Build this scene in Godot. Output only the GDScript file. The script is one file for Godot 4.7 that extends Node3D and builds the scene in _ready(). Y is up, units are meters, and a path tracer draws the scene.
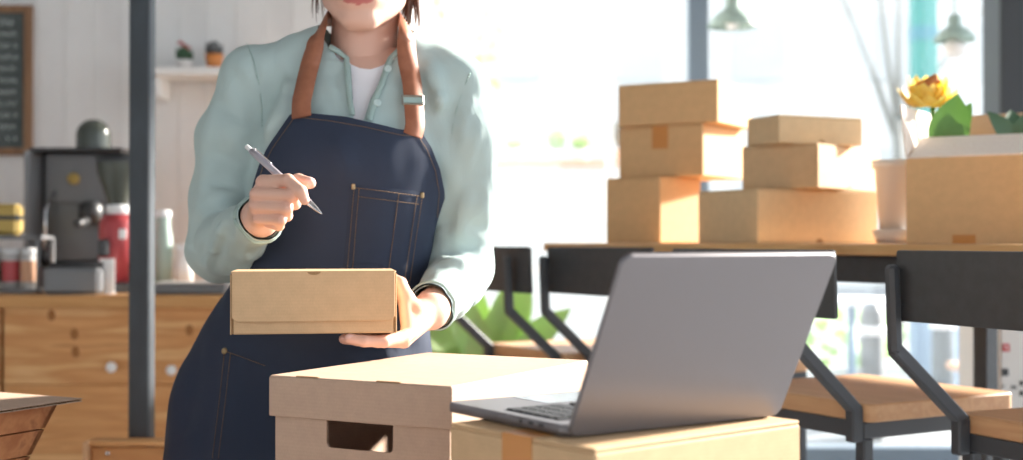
extends Node3D
# A packing table in a bright cafe: camera, light, setting, then things. Depths are metres in front of the lens; W() turns a pixel and a depth into a point.

const FPX := 1300.0
const EYE := 1.07
var M := {}
var taken := {}
var rng := RandomNumberGenerator.new()


func W(px: float, py: float, d: float) -> Vector3:
	return Vector3((px - 511.5) / FPX * d, EYE - (py - 240.0) / FPX * d, -d)


# ---------------------------------------------------------------- mesh helpers
class MB:
	var st := SurfaceTool.new()
	var n := 0

	func _init() -> void:
		st.begin(Mesh.PRIMITIVE_TRIANGLES)
		st.set_smooth_group(-1)

	func smooth(on: bool) -> void:
		st.set_smooth_group(0 if on else -1)

	func tri(a: Vector3, b: Vector3, c: Vector3) -> void:
		st.add_vertex(a)
		st.add_vertex(c)
		st.add_vertex(b)
		n += 1

	func quad(a: Vector3, b: Vector3, c: Vector3, d: Vector3) -> void:
		tri(a, b, c)
		tri(a, c, d)

	func done() -> ArrayMesh:
		st.generate_normals()
		return st.commit()

	# chamfered box
	func box(t: Transform3D, s: Vector3, b := 0.002) -> void:
		var h := s / 2.0
		b = minf(b, minf(h.x, minf(h.y, h.z)) * 0.9)
		var pt := func(sx: float, sy: float, sz: float, face: int) -> Vector3:
			var v := Vector3(sx * (h.x - (0.0 if face == 0 else b)), sy * (h.y - (0.0 if face == 1 else b)), sz * (h.z - (0.0 if face == 2 else b)))
			return t * v
		for s1 in [-1.0, 1.0]:
			var f0 := [pt.call(s1, -1.0, -1.0, 0), pt.call(s1, -1.0, 1.0, 0), pt.call(s1, 1.0, 1.0, 0), pt.call(s1, 1.0, -1.0, 0)]
			var f1 := [pt.call(-1.0, s1, -1.0, 1), pt.call(1.0, s1, -1.0, 1), pt.call(1.0, s1, 1.0, 1), pt.call(-1.0, s1, 1.0, 1)]
			var f2 := [pt.call(-1.0, -1.0, s1, 2), pt.call(1.0, -1.0, s1, 2), pt.call(1.0, 1.0, s1, 2), pt.call(-1.0, 1.0, s1, 2)]
			if s1 < 0:
				quad(f0[0], f0[1], f0[2], f0[3])
				quad(f1[0], f1[1], f1[2], f1[3])
				quad(f2[3], f2[2], f2[1], f2[0])
			else:
				quad(f0[3], f0[2], f0[1], f0[0])
				quad(f1[3], f1[2], f1[1], f1[0])
				quad(f2[0], f2[1], f2[2], f2[3])
		if b <= 0.0:
			return
		for p in [-1.0, 1.0]:
			for q in [-1.0, 1.0]:
				var flip: bool = p * q < 0
				# edges along x (faces y,z), y (faces x,z), z (faces x,y)
				edge(pt.call(-1.0, p, q, 1), pt.call(1.0, p, q, 1), pt.call(1.0, p, q, 2), pt.call(-1.0, p, q, 2), flip)
				edge(pt.call(p, -1.0, q, 2), pt.call(p, 1.0, q, 2), pt.call(p, 1.0, q, 0), pt.call(p, -1.0, q, 0), flip)
				edge(pt.call(p, q, -1.0, 0), pt.call(p, q, 1.0, 0), pt.call(p, q, 1.0, 1), pt.call(p, q, -1.0, 1), flip)
				for r in [-1.0, 1.0]:
					if p * q * r > 0:
						tri(pt.call(p, q, r, 0), pt.call(p, q, r, 1), pt.call(p, q, r, 2))
					else:
						tri(pt.call(p, q, r, 2), pt.call(p, q, r, 1), pt.call(p, q, r, 0))

	func edge(a: Vector3, b: Vector3, c: Vector3, d: Vector3, flip: bool) -> void:
		if flip:
			quad(a, b, c, d)
		else:
			quad(d, c, b, a)

	# polygon (counter-clockwise in xy) extruded from z0 to z1 with a bevel
	func prism(t: Transform3D, poly: PackedVector2Array, z0: float, z1: float, b := 0.0, rounded := false) -> void:
		var m := poly.size()
		var inset := PackedVector2Array()
		for i in m:
			var e0 := (poly[i] - poly[(i + m - 1) % m]).normalized()
			var e1 := (poly[(i + 1) % m] - poly[i]).normalized()
			var nn := Vector2(-e0.y - e1.y, e0.x + e1.x)
			var l := nn.length()
			nn = nn / l if l > 1e-5 else Vector2.ZERO
			var c := maxf(0.35, nn.dot(Vector2(-e0.y, e0.x)))
			inset.append(poly[i] + nn * b / c)
		var rings := []
		if b > 0.0:
			rings = [[inset, z0], [poly, z0 + b], [poly, z1 - b], [inset, z1]]
		else:
			rings = [[poly, z0], [poly, z1]]
		smooth(rounded)
		for r in rings.size() - 1:
			for i in m:
				var j := (i + 1) % m
				var a: Vector2 = rings[r][0][i]
				var bb: Vector2 = rings[r][0][j]
				var c: Vector2 = rings[r + 1][0][j]
				var d: Vector2 = rings[r + 1][0][i]
				var za: float = rings[r][1]
				var zb: float = rings[r + 1][1]
				quad(t * Vector3(a.x, a.y, za), t * Vector3(bb.x, bb.y, za), t * Vector3(c.x, c.y, zb), t * Vector3(d.x, d.y, zb))
		smooth(false)
		var cap: PackedVector2Array = rings[0][0]
		var ids := Geometry2D.triangulate_polygon(cap)
		for i in range(0, ids.size(), 3):
			var a := cap[ids[i]]
			var bb := cap[ids[i + 1]]
			var c := cap[ids[i + 2]]
			if (bb - a).cross(c - a) < 0:
				var sw := bb
				bb = c
				c = sw
			tri(t * Vector3(a.x, a.y, z1), t * Vector3(bb.x, bb.y, z1), t * Vector3(c.x, c.y, z1))
			tri(t * Vector3(a.x, a.y, z0), t * Vector3(c.x, c.y, z0), t * Vector3(bb.x, bb.y, z0))

	func tube(pts: PackedVector3Array, radii: Array, sides := 8, flat := 1.0) -> void:
		smooth(true)
		var m := pts.size()
		var prev := []
		var side := Vector3.ZERO
		for i in m:
			var t := (pts[mini(i + 1, m - 1)] - pts[maxi(i - 1, 0)]).normalized()
			if side == Vector3.ZERO:
				side = t.cross(Vector3.UP if absf(t.y) < 0.9 else Vector3.RIGHT).normalized()
			else:
				side = (side - t * side.dot(t)).normalized()
			var up := side.cross(t).normalized()
			var r: float = radii[mini(i, radii.size() - 1)]
			var ring := []
			for k in sides:
				var a := TAU * k / sides
				ring.append(pts[i] + side * cos(a) * r + up * sin(a) * r * flat)
			if i > 0:
				for k in sides:
					var k2 := (k + 1) % sides
					quad(prev[k], ring[k], ring[k2], prev[k2])
			for k in range(1, sides - 1):
				if i == 0:
					tri(ring[0], ring[k], ring[k + 1])
				elif i == m - 1:
					tri(ring[0], ring[k + 1], ring[k])
			prev = ring
		smooth(false)

	func lathe(t: Transform3D, prof: PackedVector2Array, segs := 24, squash := 1.0) -> void:
		smooth(true)
		for i in prof.size() - 1:
			for k in segs:
				var a0 := TAU * k / segs
				var a1 := TAU * (k + 1) / segs
				var p := func(j: int, a: float) -> Vector3:
					return t * Vector3(cos(a) * prof[j].x, prof[j].y, sin(a) * prof[j].x * squash)
				quad(p.call(i, a0), p.call(i + 1, a0), p.call(i + 1, a1), p.call(i, a1))
		smooth(false)

	# square bar between points
	func bar(a: Vector3, b: Vector3, w: float, h: float, upv := Vector3.UP, bev := 0.002) -> void:
		var z := (b - a).normalized()
		var x := upv.cross(z)
		if x.length() < 0.01:
			x = Vector3.RIGHT
		x = x.normalized()
		var y := z.cross(x).normalized()
		box(Transform3D(Basis(x, y, z), (a + b) / 2.0), Vector3(w, h, a.distance_to(b)), bev)

	# flat leaf blade: base, tip, width, face normal, droop
	func leaf(base: Vector3, tip: Vector3, width: float, nrm: Vector3, curl := 0.15, seg := 8) -> void:
		smooth(true)
		var ax := tip - base
		var l := ax.length()
		var side := ax.cross(nrm).normalized()
		var nn := side.cross(ax).normalized()
		var rows := []
		for i in seg + 1:
			var s := float(i) / seg
			var c := base + ax * s + nn * curl * l * sin(s * PI) * 0.6 - nn * curl * l * s * s
			var w := width * 0.5 * pow(sin(PI * clampf(0.03 + s * 0.97, 0, 1)), 0.75) * (1.15 - 0.35 * s)
			rows.append([c - side * w + nn * w * 0.3, c, c + side * w + nn * w * 0.3])
		for i in seg:
			for k in 2:
				quad(rows[i][k], rows[i][k + 1], rows[i + 1][k + 1], rows[i + 1][k])
		smooth(false)


func rrect(w: float, h: float, r: float, seg := 6, off := Vector2.ZERO) -> PackedVector2Array:
	var p := PackedVector2Array()
	for c in [[1, 1, 0.0], [-1, 1, PI / 2], [-1, -1, PI], [1, -1, PI * 1.5]]:
		for i in seg + 1:
			var a: float = c[2] + PI / 2 * i / seg
			p.append(off + Vector2(c[0] * (w / 2 - r) + cos(a) * r, c[1] * (h / 2 - r) + sin(a) * r))
	return p


func tf(o: Vector3, yaw := 0.0) -> Transform3D:
	return Transform3D(Basis(Vector3.UP, yaw), o)


func at(o: Vector3) -> Transform3D:
	return Transform3D(Basis(), o)


# ---------------------------------------------------------------- scene helpers
func numbered(called: String) -> String:
	if not taken.has(called):
		taken[called] = 0
		return called
	taken[called] += 1
	return "%s_%03d" % [called, taken[called]]


func tag(o: Node, label: String, category: String, group := "", kind := "") -> void:
	if label:
		o.set_meta("label", label)
	if category:
		o.set_meta("category", category)
	if group:
		o.set_meta("group", group)
	if kind:
		o.set_meta("kind", kind)


func thing(called: String, label: String, category: String, where := Vector3.ZERO, yaw := 0.0, group := "") -> Node3D:
	var o := Node3D.new()
	o.name = numbered(called)
	add_child(o)
	o.position = where
	o.rotation.y = yaw
	tag(o, label, category, group)
	return o


func put(called: String, mesh: Mesh, m: Material, parent: Node = null, where := Vector3.ZERO, yaw := 0.0) -> MeshInstance3D:
	var o := MeshInstance3D.new()
	o.mesh = mesh
	o.material_override = m
	if parent == null:
		o.name = numbered(called)
		add_child(o)
	else:
		o.name = called
		parent.add_child(o, true)
	o.position = where
	o.rotation.y = yaw
	return o


func struct(called: String, mesh: Mesh, m: Material, label := "") -> MeshInstance3D:
	var o := put(called, mesh, m)
	o.set_meta("kind", "structure")
	if label:
		o.set_meta("label", label)
	return o


func bx(size: Vector3, c := Vector3.ZERO, b := 0.002) -> ArrayMesh:
	var mb := MB.new()
	mb.box(at(c), size, b)
	return mb.done()


func tb(pts: PackedVector3Array, r: float, sides := 8) -> ArrayMesh:
	var mb := MB.new()
	mb.tube(pts, [r], sides)
	return mb.done()


func lt(prof: PackedVector2Array, segs := 24) -> ArrayMesh:
	var mb := MB.new()
	mb.lathe(Transform3D(), prof, segs)
	return mb.done()


# ---------------------------------------------------------------- materials
func noise_tex(freq: float, ramp: Array, size := 256, octaves := 4, seed_ := 1, kind := FastNoiseLite.TYPE_SIMPLEX_SMOOTH) -> NoiseTexture2D:
	var n := FastNoiseLite.new()
	n.noise_type = kind
	n.frequency = freq
	n.fractal_octaves = octaves
	n.seed = seed_
	var t := NoiseTexture2D.new()
	t.width = size
	t.height = size
	t.seamless = true
	t.noise = n
	if ramp.size():
		var g := Gradient.new()
		g.offsets = PackedFloat32Array()
		g.colors = PackedColorArray()
		var offs := PackedFloat32Array()
		var cols := PackedColorArray()
		for i in ramp.size():
			offs.append(float(i) / (ramp.size() - 1))
			cols.append(ramp[i])
		g.offsets = offs
		g.colors = cols
		t.color_ramp = g
	return t


func hexc(h: String) -> Color:
	return Color.html(h)


func plain(c: Color, rough := 0.7, metal := 0.0) -> StandardMaterial3D:
	var m := StandardMaterial3D.new()
	m.albedo_color = c
	m.roughness = rough
	m.metallic = metal
	m.cull_mode = BaseMaterial3D.CULL_DISABLED
	return m


func mottled(a: Color, b: Color, scale: Vector3, freq := 0.02, rough := 0.8, bump := 0.0, seed_ := 1, oct := 4) -> StandardMaterial3D:
	var m := plain(Color.WHITE, rough)
	m.albedo_texture = noise_tex(freq, [a, b], 256, oct, seed_)
	m.uv1_triplanar = true
	m.uv1_scale = scale
	m.uv1_triplanar_sharpness = 4.0
	if bump > 0.0:
		m.heightmap_enabled = true
		m.heightmap_texture = noise_tex(freq, [], 256, oct, seed_)
		m.heightmap_scale = bump
	return m


func wood(cols: Array, along: int, rough := 0.55, seed_ := 3, fine := 9.0) -> StandardMaterial3D:
	var m := plain(Color.WHITE, rough)
	m.albedo_texture = noise_tex(0.012, cols, 512, 5, seed_)
	m.uv1_triplanar = true
	m.uv1_triplanar_sharpness = 6.0
	var s := Vector3.ONE * fine * 0.35
	s[along] = fine * 0.035
	m.uv1_scale = s
	m.uv1_offset = Vector3(0.17, 0.31, 0.53) * seed_
	return m


# kraft board: fibre flecks over a mild cloud, faint flute lines
func kraft(base: Color, flute := 0.03, seed_ := 5) -> StandardMaterial3D:
	var im := Image.create(256, 256, false, Image.FORMAT_RGB8)
	var n := FastNoiseLite.new()
	n.seed = seed_
	n.frequency = 0.25
	var n2 := FastNoiseLite.new()
	n2.seed = seed_ + 9
	n2.frequency = 0.02
	for y in 256:
		for x in 256:
			var v := 1.0 + 0.025 * n.get_noise_2d(x, y * 0.35) + 0.03 * n2.get_noise_2d(x, y) + flute * sin(y * TAU / 8.0) * 0.5
			im.set_pixel(x, y, Color(base.r * v, base.g * v, base.b * v))
	var m := plain(Color.WHITE, 0.72)
	m.albedo_texture = ImageTexture.create_from_image(im)
	m.uv1_triplanar = true
	m.uv1_triplanar_sharpness = 8.0
	m.uv1_scale = Vector3.ONE * 7.0
	m.metallic_specular = 0.35
	return m


func twill(a: Color, b: Color) -> ImageTexture:
	var im := Image.create(128, 128, false, Image.FORMAT_RGB8)
	var n := FastNoiseLite.new()
	n.frequency = 0.3
	for y in 128:
		for x in 128:
			var v := 0.5 + 0.35 * sin((x + y) * TAU / 8.0) + 0.45 * n.get_noise_2d(x * 1.0, y * 0.25)
			im.set_pixel(x, y, a.lerp(b, clampf(v, 0, 1)))
	return ImageTexture.create_from_image(im)


func knit() -> ImageTexture:
	var im := Image.create(128, 128, false, Image.FORMAT_RGB8)
	var n := FastNoiseLite.new()
	n.frequency = 0.12
	for y in 128:
		for x in 128:
			var v := 0.5 + 0.25 * sin(x * TAU / 8.0) + 0.2 * sin(y * TAU / 8.0 + (0.0 if (x / 8) % 2 == 0 else PI)) + 0.25 * n.get_noise_2d(x, y)
			v = clampf(v, 0, 1)
			im.set_pixel(x, y, Color(v, v, v))
	return ImageTexture.create_from_image(im)


func make_materials() -> void:
	M.kraft = kraft(hexc("cdac86"), 0.012)
	M.kraft_pale = kraft(hexc("c2a590"), 0.012, 7)
	M.kraft_warm = kraft(hexc("d6ae80"), 0.012, 11)
	M.kraft_light = kraft(hexc("d6bb95"), 0.012, 13)
	M.kraft_edge = mottled(hexc("8a6a48"), hexc("b08b62"), Vector3.ONE * 30, 0.05)
	M.tape = plain(hexc("c8843c"), 0.3)
	M.sun_paled = mottled(hexc("e2d3c6"), hexc("ebdfd4"), Vector3.ONE * 8, 0.05)  # kraft flaps in sun: the overexposed brightness is put into the colour
	M.column = plain(hexc("232426"), 0.5)
	M.worktop = wood([hexc("b07a48"), hexc("cf9c66"), hexc("bf8b55")], 0, 0.9, 4)
	M.inside = plain(hexc("6d5a4c"), 0.9)
	M.paper = plain(hexc("efe9e4"), 0.8)
	M.black = mottled(hexc("393b3e"), hexc("424447"), Vector3.ONE * 4, 0.03, 0.5)
	M.tube = plain(hexc("414449"), 0.45)
	M.pole = mottled(hexc("2e3338"), hexc("3d444a"), Vector3(3, 1, 3), 0.02, 0.45)
	M.mullion = plain(hexc("6f7c88"), 0.5)
	M.white_metal = plain(hexc("eceeee"), 0.5)
	M.seat = wood([hexc("b98a63"), hexc("cfa278"), hexc("c3946b"), hexc("d6ae86")], 0, 0.5, 3)
	M.table_wood = wood([hexc("c08d58"), hexc("d9ab74"), hexc("cb9a62")], 0, 0.5, 4)
	M.pine = wood([hexc("b07744"), hexc("d9a068"), hexc("c98d55"), hexc("e2b27c"), hexc("c58a52")], 0, 0.7, 6, 7.0)
	M.pine_b = wood([hexc("b67d4a"), hexc("dfab74"), hexc("cf955d"), hexc("c28853")], 0, 0.7, 8, 7.0)
	M.pine_c = wood([hexc("a97040"), hexc("c98d56"), hexc("bb7d48"), hexc("d29a60")], 0, 0.6, 9, 6.0)
	M.knot = mottled(hexc("8f5c33"), hexc("b0773f"), Vector3.ONE * 20, 0.04)
	M.redwood = wood([hexc("8f5232"), hexc("c98758"), hexc("b06c42"), hexc("d39a6c")], 0, 0.65, 12, 7.0)
	M.wall = mottled(hexc("e6e6e5"), hexc("eeeeed"), Vector3.ONE * 0.8, 0.02, 0.85)
	M.wall_b = mottled(hexc("e0e0df"), hexc("eaeae9"), Vector3.ONE * 0.8, 0.02, 0.85, 0.0, 4)
	M.ceiling = plain(hexc("a5a5a6"), 0.9)
	M.wall_dark = mottled(hexc("78797b"), hexc("858688"), Vector3.ONE * 0.8, 0.02, 0.85)
	M.floor = mottled(hexc("7d7f81"), hexc("919394"), Vector3.ONE * 0.7, 0.02, 0.45)
	M.gray_metal = plain(hexc("817d80"), 0.42, 0.6)
	M.gray_dark = plain(hexc("45474c"), 0.5, 0.3)
	M.keys = plain(hexc("2a2b2f"), 0.5)
	M.screen = plain(hexc("101114"), 0.1)
	M.denim = plain(Color.WHITE, 0.85)
	M.denim.albedo_texture = twill(hexc("1c2536"), hexc("2f3b52"))
	M.denim.uv1_triplanar = true
	M.denim.uv1_scale = Vector3.ONE * 36
	M.thread = plain(hexc("78614b"), 0.8)
	M.leather = mottled(hexc("945c42"), hexc("a56a4e"), Vector3.ONE * 6, 0.04, 0.55)
	M.leather.cull_mode = BaseMaterial3D.CULL_DISABLED
	M.brass = plain(hexc("8d8d86"), 0.35, 0.7)
	M.rivet = plain(hexc("a08a68"), 0.4, 0.6)
	M.cardigan = plain(hexc("adbfbd"), 0.95)
	M.cardigan.heightmap_enabled = true
	M.cardigan.heightmap_texture = knit()
	M.cardigan.heightmap_scale = 0.03
	M.cardigan.uv1_triplanar = true
	M.cardigan.uv1_scale = Vector3.ONE * 22
	M.cardigan.rim_enabled = true
	M.cardigan.rim = 0.15
	M.cardigan.rim_tint = 0.5
	M.seam = plain(hexc("9fb5b0"), 0.95)
	M.tee = plain(hexc("eae8ec"), 0.9)
	M.button = plain(hexc("c3d6d4"), 0.3)
	M.skin = plain(Color.WHITE, 0.5)
	M.skin.vertex_color_use_as_albedo = true
	M.hair = plain(hexc("5f4438"), 0.5)
	M.pen = plain(hexc("b9b4bd"), 0.3, 0.5)
	M.chrome = plain(hexc("d5d5d8"), 0.2, 0.9)
	M.slate = mottled(hexc("4c5453"), hexc("626a69"), Vector3.ONE * 2, 0.03, 0.9)
	M.chalk = plain(hexc("c9cfcd"), 0.95)
	M.frame = wood([hexc("7d5c42"), hexc("9c7858")], 1, 0.6, 5)
	M.machine = plain(hexc("676b6e"), 0.4, 0.3)
	M.machine_dark = plain(hexc("363739"), 0.4)
	M.machine_gray = plain(hexc("77787a"), 0.5)
	M.red = plain(hexc("b04448"), 0.4)
	M.white = plain(hexc("efefee"), 0.5)
	M.smoke = plain(hexc("4e534c"), 0.25)
	M.yellow = plain(hexc("b89c55"), 0.6)
	M.orange = plain(hexc("d98a4a"), 0.6)
	M.terra = plain(hexc("b06a34"), 0.7)
	M.green = plain(hexc("557f42"), 0.5)
	M.green.backlight_enabled = true
	M.green.backlight = Color(0.2, 0.3, 0.1)
	M.green_dark = plain(hexc("3f5f44"), 0.6)
	M.petal = plain(hexc("f2dc7c"), 0.6)
	M.petal.backlight_enabled = true
	M.petal.backlight = Color(0.9, 0.8, 0.4)
	M.teal = plain(hexc("2f8f88"), 0.5)
	M.teal_dark = plain(hexc("3d8594"), 0.5)
	M.lamp_green = plain(hexc("a4b8ae"), 0.5)
	M.ceramic = plain(hexc("e8e4e0"), 0.35)
	M.curtain = plain(hexc("eef0ea"), 0.9)
	M.curtain.backlight_enabled = true
	M.curtain.backlight = Color(0.7, 0.7, 0.66)
	M.far_wall = mottled(hexc("c6c4bf"), hexc("d0cec9"), Vector3.ONE * 0.2, 0.02, 0.9)
	M.far_window = plain(hexc("babbb9"), 0.4)
	M.branch = plain(hexc("77756f"), 0.9)
	M.pavement = mottled(hexc("77797b"), hexc("86888a"), Vector3.ONE * 0.3, 0.02, 0.9)
	M.facade = mottled(hexc("dcdad4"), hexc("e8e6e2"), Vector3.ONE * 0.2, 0.02, 0.9)
	M.peach = plain(hexc("d8a888"), 0.8)
	M.steel_blue = plain(hexc("8fa3b8"), 0.5)
	M.bark = mottled(hexc("6a5a4a"), hexc("86745f"), Vector3.ONE * 5, 0.03)
	M.foliage = plain(hexc("a3bb80"), 0.6)
	M.foliage.backlight_enabled = true
	M.foliage.backlight = Color(0.4, 0.55, 0.2)
	M.panel_gray = plain(hexc("c9c6c2"), 0.5)
	M.glass = plain(Color(0.92, 0.96, 0.95, 0.06), 0.02)
	M.glass.transparency = BaseMaterial3D.TRANSPARENCY_ALPHA


func _ready() -> void:
	rng.seed = 7
	# camera: eye height 1.07 m, 68 mm lens on a 24 mm high frame, a hair upward
	var cam := Camera3D.new()
	cam.name = "camera"
	add_child(cam)
	cam.position = Vector3(0, EYE, 0)
	cam.rotation.x = atan(10.0 / FPX)
	var lens := CameraAttributesPhysical.new()
	lens.frustum_focal_length = 24.0 / (2.0 * 230.0 / FPX)
	lens.frustum_focus_distance = 1.75
	lens.exposure_aperture = 4.8
	lens.frustum_near = 0.05
	lens.frustum_far = 200.0
	cam.attributes = lens
	cam.fov = rad_to_deg(2.0 * atan(230.0 / FPX))
	cam.current = true
	# bright hazy sky and a low morning sun from the glazed side
	var env := Environment.new()
	env.background_mode = Environment.BG_COLOR
	env.background_color = Color(0.91, 0.955, 1.0)
	env.background_energy_multiplier = 3.1
	env.tonemap_mode = Environment.TONE_MAPPER_LINEAR
	env.tonemap_exposure = 1.08
	env.sdfgi_enabled = true
	env.ssao_enabled = true
	env.ssil_enabled = true
	var we := WorldEnvironment.new()
	we.name = "environment"
	we.environment = env
	add_child(we)
	var sun := DirectionalLight3D.new()
	sun.name = "sun"
	sun.basis = Basis.looking_at(-Vector3(0.81, 0.37, -0.467))
	sun.light_color = Color(1.0, 0.97, 0.93)
	sun.light_energy = 8.0
	sun.light_angular_distance = 4.0
	sun.shadow_enabled = true
	add_child(sun)

	make_materials()
	build_room()
	build_outside()
	build_counter()
	build_high_table()
	build_work_table()
	build_left_clutter()
	build_person()


func build_room() -> void:
	var fl := struct("floor", bx(Vector3(6.6, 0.1, 9.0), Vector3(-0.2, -0.05, -1.7)), M.floor, "pale grey concrete cafe floor")
	fl.set_meta("category", "floor")
	struct("ceiling", bx(Vector3(6.6, 0.1, 9.0), Vector3(-0.2, 3.15, -1.7)), M.ceiling, "plain grey ceiling")
	struct("wall_left", bx(Vector3(0.1, 3.1, 7.4), Vector3(-3.35, 1.55, -0.95)), M.wall, "plain white side wall")
	# panelled back wall: upright boards, each one a part
	var wb := Node3D.new()
	wb.name = "wall_back"
	add_child(wb)
	wb.set_meta("kind", "structure")
	wb.set_meta("label", "white painted wall of upright boards behind the coffee counter")
	put("wall_core", bx(Vector3(2.92, 3.1, 0.08), Vector3(-1.84, 1.55, -4.665)), M.wall, wb)
	var plank := bx(Vector3(0.1004, 3.1, 0.02), Vector3.ZERO, 0.0015)
	var i := 0
	var x := -3.25
	while x < -0.38:
		put("board", plank, M.wall if i % 3 else M.wall_b, wb, Vector3(x, 1.55, -4.615 + (0.002 if i % 2 else 0.0)))
		x += 0.101
		i += 1
	struct("wall_return", bx(Vector3(0.08, 3.1, 1.34), Vector3(-0.42, 1.55, -5.37)), M.wall, "white return wall beside the window")
	# wall behind the photographer: a wide shop window opening
	var wf := Node3D.new()
	wf.name = "wall_front"
	add_child(wf)
	wf.set_meta("kind", "structure")
	put("wall_low", bx(Vector3(6.6, 1.3, 0.12), Vector3(-0.2, 0.65, 2.7)), M.wall_dark, wf)
	put("wall_head", bx(Vector3(6.6, 0.7, 0.12), Vector3(-0.2, 2.75, 2.7)), M.wall_dark, wf)
	for px in [-3.3, -1.2, 0.9, 2.95]:
		put("pier", bx(Vector3(0.7, 1.1, 0.12), Vector3(px, 1.85, 2.7)), M.wall_dark, wf)
	# back glazing
	var w1 := Node3D.new()
	w1.name = "window_1"
	add_child(w1)
	w1.set_meta("kind", "structure")
	w1.set_meta("label", "floor to ceiling shop window with slim posts")
	var post := func(p0: float, p1: float, d: float, m: Material, par: Node) -> void:
		var xa := (p0 - 511.5) / FPX * d
		var xb := (p1 - 511.5) / FPX * d
		put("post", bx(Vector3(xb - xa, 3.1, 0.07), Vector3((xa + xb) / 2, 1.55, -d)), m, par)
	post.call(606.5, 612.5, 6.0, M.white_metal, w1)
	post.call(688.0, 708.0, 6.0, M.mullion, w1)
	put("sill", bx(Vector3(3.3, 0.12, 0.1), Vector3(1.25, 0.06, -6.0)), M.mullion, w1)
	put("head_rail", bx(Vector3(3.3, 0.12, 0.1), Vector3(1.25, 3.04, -6.0)), M.mullion, w1)
	for span in [[-0.38, 0.438], [0.468, 0.812], [0.91, 1.9], [1.9, 2.9]]:
		put("pane", bx(Vector3(span[1] - span[0], 2.86, 0.006), Vector3((span[0] + span[1]) / 2, 1.55, -6.0), 0.0), M.glass, w1)
	# glazed side
	var w2 := Node3D.new()
	w2.name = "window_2"
	add_child(w2)
	w2.set_meta("kind", "structure")
	for z in [2.6, 0.2, -2.6, -5.98]:
		put("post", bx(Vector3(0.08, 3.1, 0.08), Vector3(2.95, 1.55, z)), M.mullion, w2)
	put("sill", bx(Vector3(0.1, 0.12, 8.7), Vector3(2.95, 0.06, -1.7)), M.mullion, w2)
	put("head_rail", bx(Vector3(0.1, 0.1, 8.7), Vector3(2.95, 3.05, -1.7)), M.mullion, w2)
	for span in [[0.24, 2.56], [-2.56, 0.16], [-5.94, -2.64]]:
		put("pane", bx(Vector3(0.006, 2.86, span[1] - span[0]), Vector3(2.95, 1.56, (span[0] + span[1]) / 2), 0.0), M.glass, w2)
	# steel column by the window
	var col := thing("steel_column", "black steel column rising behind the open carton", "column", Vector3(2.03, 0, -5.2))
	put("shaft", bx(Vector3(0.22, 3.1, 0.2), Vector3(0, 1.55, 0), 0.006), M.column, col)
	put("base_plate", bx(Vector3(0.3, 0.02, 0.28), Vector3(0, 0.01, 0)), M.black, col)
	# slim pole in front of the coffee counter
	var pole := thing("steel_pole", "slim dark steel pole standing in front of the coffee counter", "pole", Vector3((142.0 - 511.5) / FPX * 2.95, 0, -2.95))
	put("shaft", bx(Vector3(0.048, 3.1, 0.048), Vector3(0, 1.55, 0), 0.004), M.pole, pole)
	put("base_plate", bx(Vector3(0.1, 0.012, 0.1), Vector3(0, 0.006, 0)), M.pole, pole)
	# pendant lamps
	pendant(W(733, 27, 5.4), 0.205, "grey green enamel pendant lamp above the stacked cartons", false)
	pendant(W(955, 41, 5.0), 0.155, "small green pendant lamp with a glass globe near the column", true)
	# gathered sheer curtain
	var cur := thing("sheer_curtain", "sheer white curtain swept aside beside the window", "curtain", Vector3(0, 0, -5.9))
	var mb := MB.new()
	mb.smooth(true)
	var rows := []
	for r in 25:
		var y := 3.0 - r * 0.115
		var py := 240.0 - (y - EYE) * FPX / 5.9
		var right := 0.09 - 0.28 * smoothstep(-250, 80, py) if py < 80 else lerpf(-0.19, -0.12, clampf((py - 80) / 400, 0, 1))
		var left := -0.3
		var row := []
		for k in 41:
			var s := k / 40.0
			row.append(Vector3(lerpf(left, right, s), y, 0.018 * sin(s * TAU * 7.0 + 0.3 * sin(y * 3.0))))
		rows.append(row)
	for r in 24:
		for k in 40:
			mb.quad(rows[r + 1][k], rows[r + 1][k + 1], rows[r][k + 1], rows[r][k])
	put("cloth", mb.done(), M.curtain, cur)
	put("curtain_rod", tb(PackedVector3Array([Vector3(-0.36, 3.03, 0), Vector3(0.8, 3.03, 0)]), 0.012), M.white_metal, cur)
	put("tie_back", bx(Vector3(0.14, 0.05, 0.06), Vector3(-0.245, 1.72, 0), 0.01), M.curtain, cur)


func pendant(rim: Vector3, wide: float, label: String, globe: bool) -> void:
	var o := thing("pendant_lamp", label, "lamp", Vector3(rim.x, 0, rim.z))
	var r := wide / 2.0
	var y := rim.y
	var p := PackedVector2Array([Vector2(r, y), Vector2(r * 1.0, y + r * 0.08), Vector2(r * 0.86, y + r * 0.36), Vector2(r * 0.55, y + r * 0.62), Vector2(r * 0.33, y + r * 0.78), Vector2(r * 0.3, y + r * 1.25), Vector2(r * 0.1, y + r * 1.35), Vector2(0.001, y + r * 1.36)])
	put("shade", lt(p, 28), M.lamp_green, o)
	put("cord", tb(PackedVector3Array([Vector3(0, y + r * 1.3, 0), Vector3(0, 3.1, 0)]), 0.005, 6), M.lamp_green, o)
	put("ceiling_rose", lt(PackedVector2Array([Vector2(0.001, 3.07), Vector2(0.04, 3.075), Vector2(0.045, 3.1)]), 16), M.lamp_green, o)
	if globe:
		var g := PackedVector2Array()
		for i in 13:
			var a := PI * i / 12.0
			g.append(Vector2(maxf(0.001, sin(a) * r * 0.55), y - r * 0.35 - cos(a) * r * 0.5))
		put("globe", lt(g, 20), M.ceramic, o)
	else:
		put("bulb", lt(PackedVector2Array([Vector2(0.001, y - r * 0.12), Vector2(r * 0.25, y), Vector2(r * 0.28, y + r * 0.2), Vector2(r * 0.1, y + r * 0.5)]), 16), M.ceramic, o)


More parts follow.
